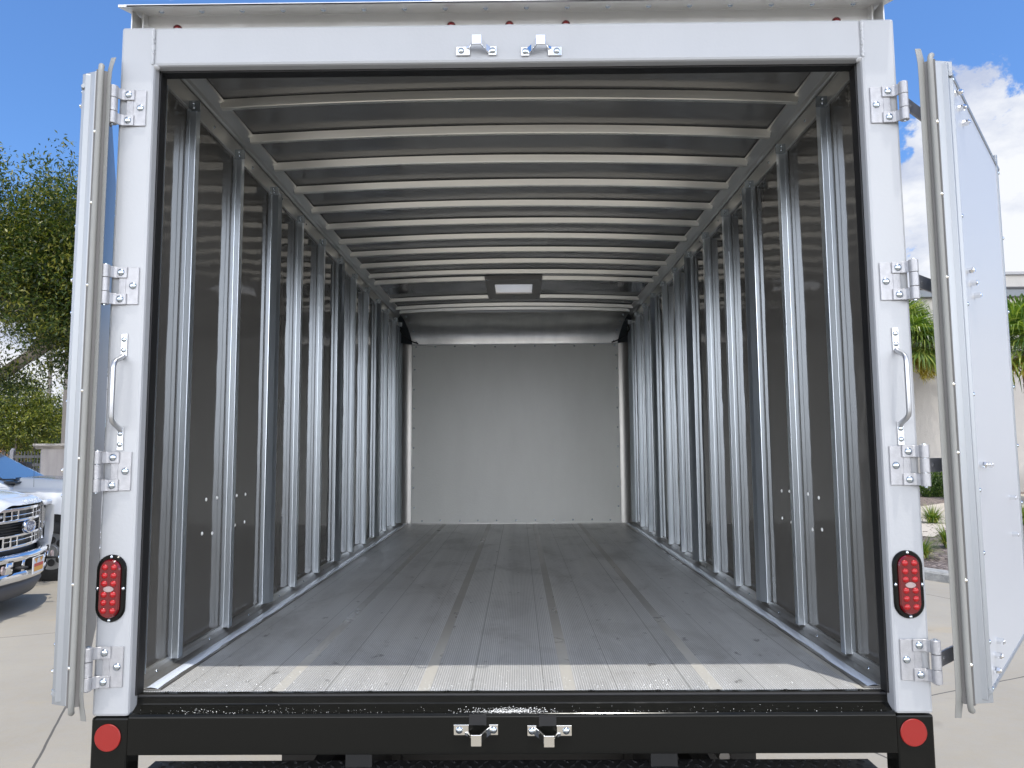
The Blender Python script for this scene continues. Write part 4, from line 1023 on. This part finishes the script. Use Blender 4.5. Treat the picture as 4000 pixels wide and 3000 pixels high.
# ================================================================== RIGHT-HAND BUILDING, PALMS, PLANTS
DW = 33.; BW = mat('building_render', (.52, .49, .45), .9, bump=(20, .01, (1, 1, 1)), var=(1.2, (.47, .445, .41), .6, (1, 1, 1)))
BLD = thing('commercial_building', 'pale rendered building with a grey metal fascia behind the palms', 'building', (X_(3800, DW), Y_(DW), G))
zt1 = Z_(1175, DW) - G; zt2 = Z_(1085, DW + 4) - G
part('wall', MB().box(-16, 20, 0, 10, 0, zt1), BW, BLD)
FA = mat('fascia_grey', (.17, .185, .20), .5, .3)
part('fascia', MB().box(-16.2, 20.2, -.35, 10, zt1, zt1 + .42), FA, BLD)
part('fascia_edge', MB().box(-16.3, 20.3, -.42, -.352, zt1 + .33, zt1 + .42), mat('fascia_dark', (.04, .04, .045), .5), BLD)
part('roof', MB().box(1.6, 22, 4, 14, zt1 + .42, zt2), BW, BLD)
part('parapet_cap', MB().box(1.4, 22, 3.8, 14.2, zt2, zt2 + .14), mat('cap_grey', (.33, .33, .33), .6), BLD)

PALM1 = leaf_mat('palm_leaf', (.05, .10, .018), (.13, .20, .03), (.30, .34, .07), .35)
FLW = leaf_mat('palm_flower', (.30, .22, .03), (.48, .38, .06), (.66, .56, .14), .3)
BOOT = mat('palm_boot', (.20, .145, .10), .9, var=(9, (.10, .075, .055), .9, (1, 1, 1)), bump=(30, .02, (1, 1, 1)))
def palm(loc, h, label, nfan=44, seed=1, R=1.35, flowers=True):
    r = np.random.default_rng(seed)
    P = thing('palm_tree', label, 'palm tree', loc, 0, 'cabbage palms by the building')
    m = MB(); m.tube([(0, 0, 0), (.03, 0, h * .5), (0, 0, h)], [.22, .20, .21], 16); tk = part('trunk', m, BOOT, P)
    m = MB(); nb = int(h / .075)
    for i in range(nb * 7):
        row = i // 7; a = (i % 7 + .5 * (row % 2)) * 2 * math.pi / 7 + r.uniform(-.1, .1); z_ = .2 + row * (h - .2) / nb
        c, sn = math.cos(a), math.sin(a); w = .075; rr = .20; tx, ty = -sn, c
        m.add([(rr * c + tx * w, rr * sn + ty * w, z_), (rr * c - tx * w, rr * sn - ty * w, z_), ((rr + .10) * c, (rr + .10) * sn, z_ + .20), (rr * c, rr * sn, z_ + .12), ((rr + .06) * c, (rr + .06) * sn, z_ - .03)],
              [(0, 1, 4), (0, 4, 2), (4, 1, 2), (0, 2, 3), (1, 3, 2)])
    part('leaf_base', m, BOOT, P, clean=False)
    m = MB(); vs = []; fs = []
    stalk = MB()
    for i in range(nfan):
        az = r.uniform(0, 2 * math.pi); el = math.radians(r.uniform(-18, 80)); L0 = r.uniform(.65, 1.0) * R * .72
        d = Vector((math.cos(az) * math.cos(el), math.sin(az) * math.cos(el), math.sin(el)))
        hub = Vector((0, 0, h + .1)) + d * L0 + Vector((0, 0, -.10 * L0))
        stalk.tube([(0, 0, h), tuple(Vector((0, 0, h + .12)) + d * L0 * .5), tuple(hub)], [.022, .015, .010], 5)
        side = d.cross(Vector((0, 0, 1)))
        if side.length < .1: side = Vector((1, 0, 0))
        side.normalize(); upn = side.cross(d).normalized(); nl = 26; fl = R * r.uniform(.60, .82)
        for k in range(nl):
            t = (k / (nl - 1) - .5) * math.radians(235); dr = (d * math.cos(t) + side * math.sin(t)).normalized()
            dr = (dr - upn * .22 * math.cos(t)).normalized()
            ln = fl * (1 - .28 * abs(t / 2.05)) * r.uniform(.88, 1.05); w = .020 * (R / 1.3)
            pw = dr.cross(upn).normalized()
            p0 = hub; p1 = hub + dr * ln * .45 + upn * .01; p2 = hub + dr * ln * .8 + Vector((0, 0, -.06 - .10 * r.random())) * ln; p3 = hub + dr * ln * .95 + Vector((0, 0, -.30 - .25 * r.random())) * ln
            q = len(vs); vs += [tuple(p0), tuple(p1 + pw * w), tuple(p1 - pw * w), tuple(p2 + pw * w * .7), tuple(p2 - pw * w * .7), tuple(p3)]
            fs += [(q, q + 1, q + 2), (q + 1, q + 3, q + 4, q + 2), (q + 3, q + 5, q + 4)]
    m.add(vs, fs); part('fronds', m, PALM1, P, clean=False); part('leaf_stalks', stalk, PALM1, P, clean=False)
    if flowers:
        m = MB(); vs = []; fs = []
        for i in range(34):
            az = r.uniform(-2.9, -.2); base_ = Vector((math.cos(az) * .25, math.sin(az) * .25, h - .05)); out = Vector((math.cos(az), math.sin(az), 0))
            tip = base_ + out * r.uniform(.5, 1.5) + Vector((0, 0, -r.uniform(.5, 1.5)))
            for k in range(170):
                t = r.random() ** .6; p = base_.lerp(tip, t) + Vector((0, 0, .18 * math.sin(t * 3))) ; d = Vector(r.normal(size=3)) * .5 + Vector((0, 0, -.7)) + out * .3; d.normalize(); l = r.uniform(.10, .28)
                w = Vector(r.normal(size=3)).cross(d).normalized() * .010; q = len(vs); l *= 1.5; mid = p + d * l * .5 + Vector(r.normal(size=3)) * .02
                vs += [tuple(p - w), tuple(p + w), tuple(mid + w), tuple(mid - w), tuple(p + d * l + Vector((0, 0, -.04)))]; fs += [(q, q + 1, q + 2, q + 3), (q + 3, q + 2, q + 4)]
        m.add(vs, fs); part('flower_stalks', m, FLW, P, clean=False)
    return P
palm((X_(3522, 32.1), Y_(32.1), G), Z_(1370, 32.1) - G, 'cabbage palm close to the building wall between truck and right door', 96, 3, 2.1)
palm((X_(4030, 27), Y_(27), G), Z_(1400, 27) - G, 'cabbage palm with rough booted trunk at the right edge', 76, 5, 2.4)
# hedge
HM = leaf_mat('hedge_leaf', (.02, .045, .010), (.06, .115, .02), (.14, .20, .035))
HB = []
for k, (u, D, sc) in enumerate(((3615, 30.0, .8), (3690, 30.6, 1.15), (3780, 30.6, 1.1), (4100, 31, 1.1))):
    lab = ['low bright green shrub nearest the truck at the hedge end', 'rounded dark green shrub under the palm by the wall', 'dark green shrub behind the right rear door', 'dark green shrub beyond the booted palm'][k]
    S = thing('shrub', lab, 'shrub', (X_(u, D), Y_(D), G), 0, 'shrubs along the building')
    P1, N1 = crown((0, 0, .62 * sc), (.75 * sc, .7 * sc, .60 * sc), 330, 14, .1, spread=.12, hollow=.45, keep=lambda p: p[2] > .02)
    part('foliage', leaves_mesh('foliage', P1, N1, .075, HM, .6), None, S)
    part('stem', MB().tube([(0, 0, 0), (0, 0, .5 * sc)], [.04, .02], 6), BARK, S)
# clumping grass plants
GM = leaf_mat('clump_leaf', (.05, .10, .012), (.12, .20, .02), (.36, .33, .08), .3)
def clump(loc, h, label, seed):
    r = np.random.default_rng(seed); vs = []; fs = []
    for i in range(330):
        a = r.uniform(0, 2 * math.pi); b0 = r.uniform(0, .10); ln = h * r.uniform(.8, 1.45); lean = r.uniform(.15, 1.05); d = Vector((math.cos(a), math.sin(a), 0)); s_ = Vector((-d.y, d.x, 0)) * .008
        p = Vector((b0 * math.cos(a), b0 * math.sin(a), .0)); q = len(vs); el = 1.5 - lean * .55
        for k in range(5):
            t = k / 4; w = s_ * (1 - t * t * .95); vs += [tuple(p + w), tuple(p - w)]
            p = p + (d * math.cos(el) + Vector((0, 0, math.sin(el)))) * ln / 4; el -= lean * .62
        fs += [(q + 2 * k, q + 2 * k + 1, q + 2 * k + 3, q + 2 * k + 2) for k in range(4)]
    vs = [(x, y, max(z, .004)) for x, y, z in vs]
    P = thing('grass_plant', label, 'plant', loc, 0, 'strappy grass plants in the bark bed')
    m = MB().add(vs, fs); part('blades', m, GM, P, clean=False); return P
zb_ = G + .112
clump((10.95, 17.3, zb_), .46, 'strappy green plant with tan tips beside the pale path, farthest of the three', 1)
clump((8.62, 12.6, zb_), .42, 'strappy green plant next to the open right door, middle of the three', 2)
clump((7.33, 11.3, zb_), .36, 'small strappy plant beside the white truck post, nearest the kerb', 3)
clump((13.1, 16.9, zb_), .48, 'strappy plant at the right edge behind the far edge of the right door', 4)
clump((9.40, 11.5, zb_), .40, 'low strappy plant at the right edge nearest the kerb', 5)
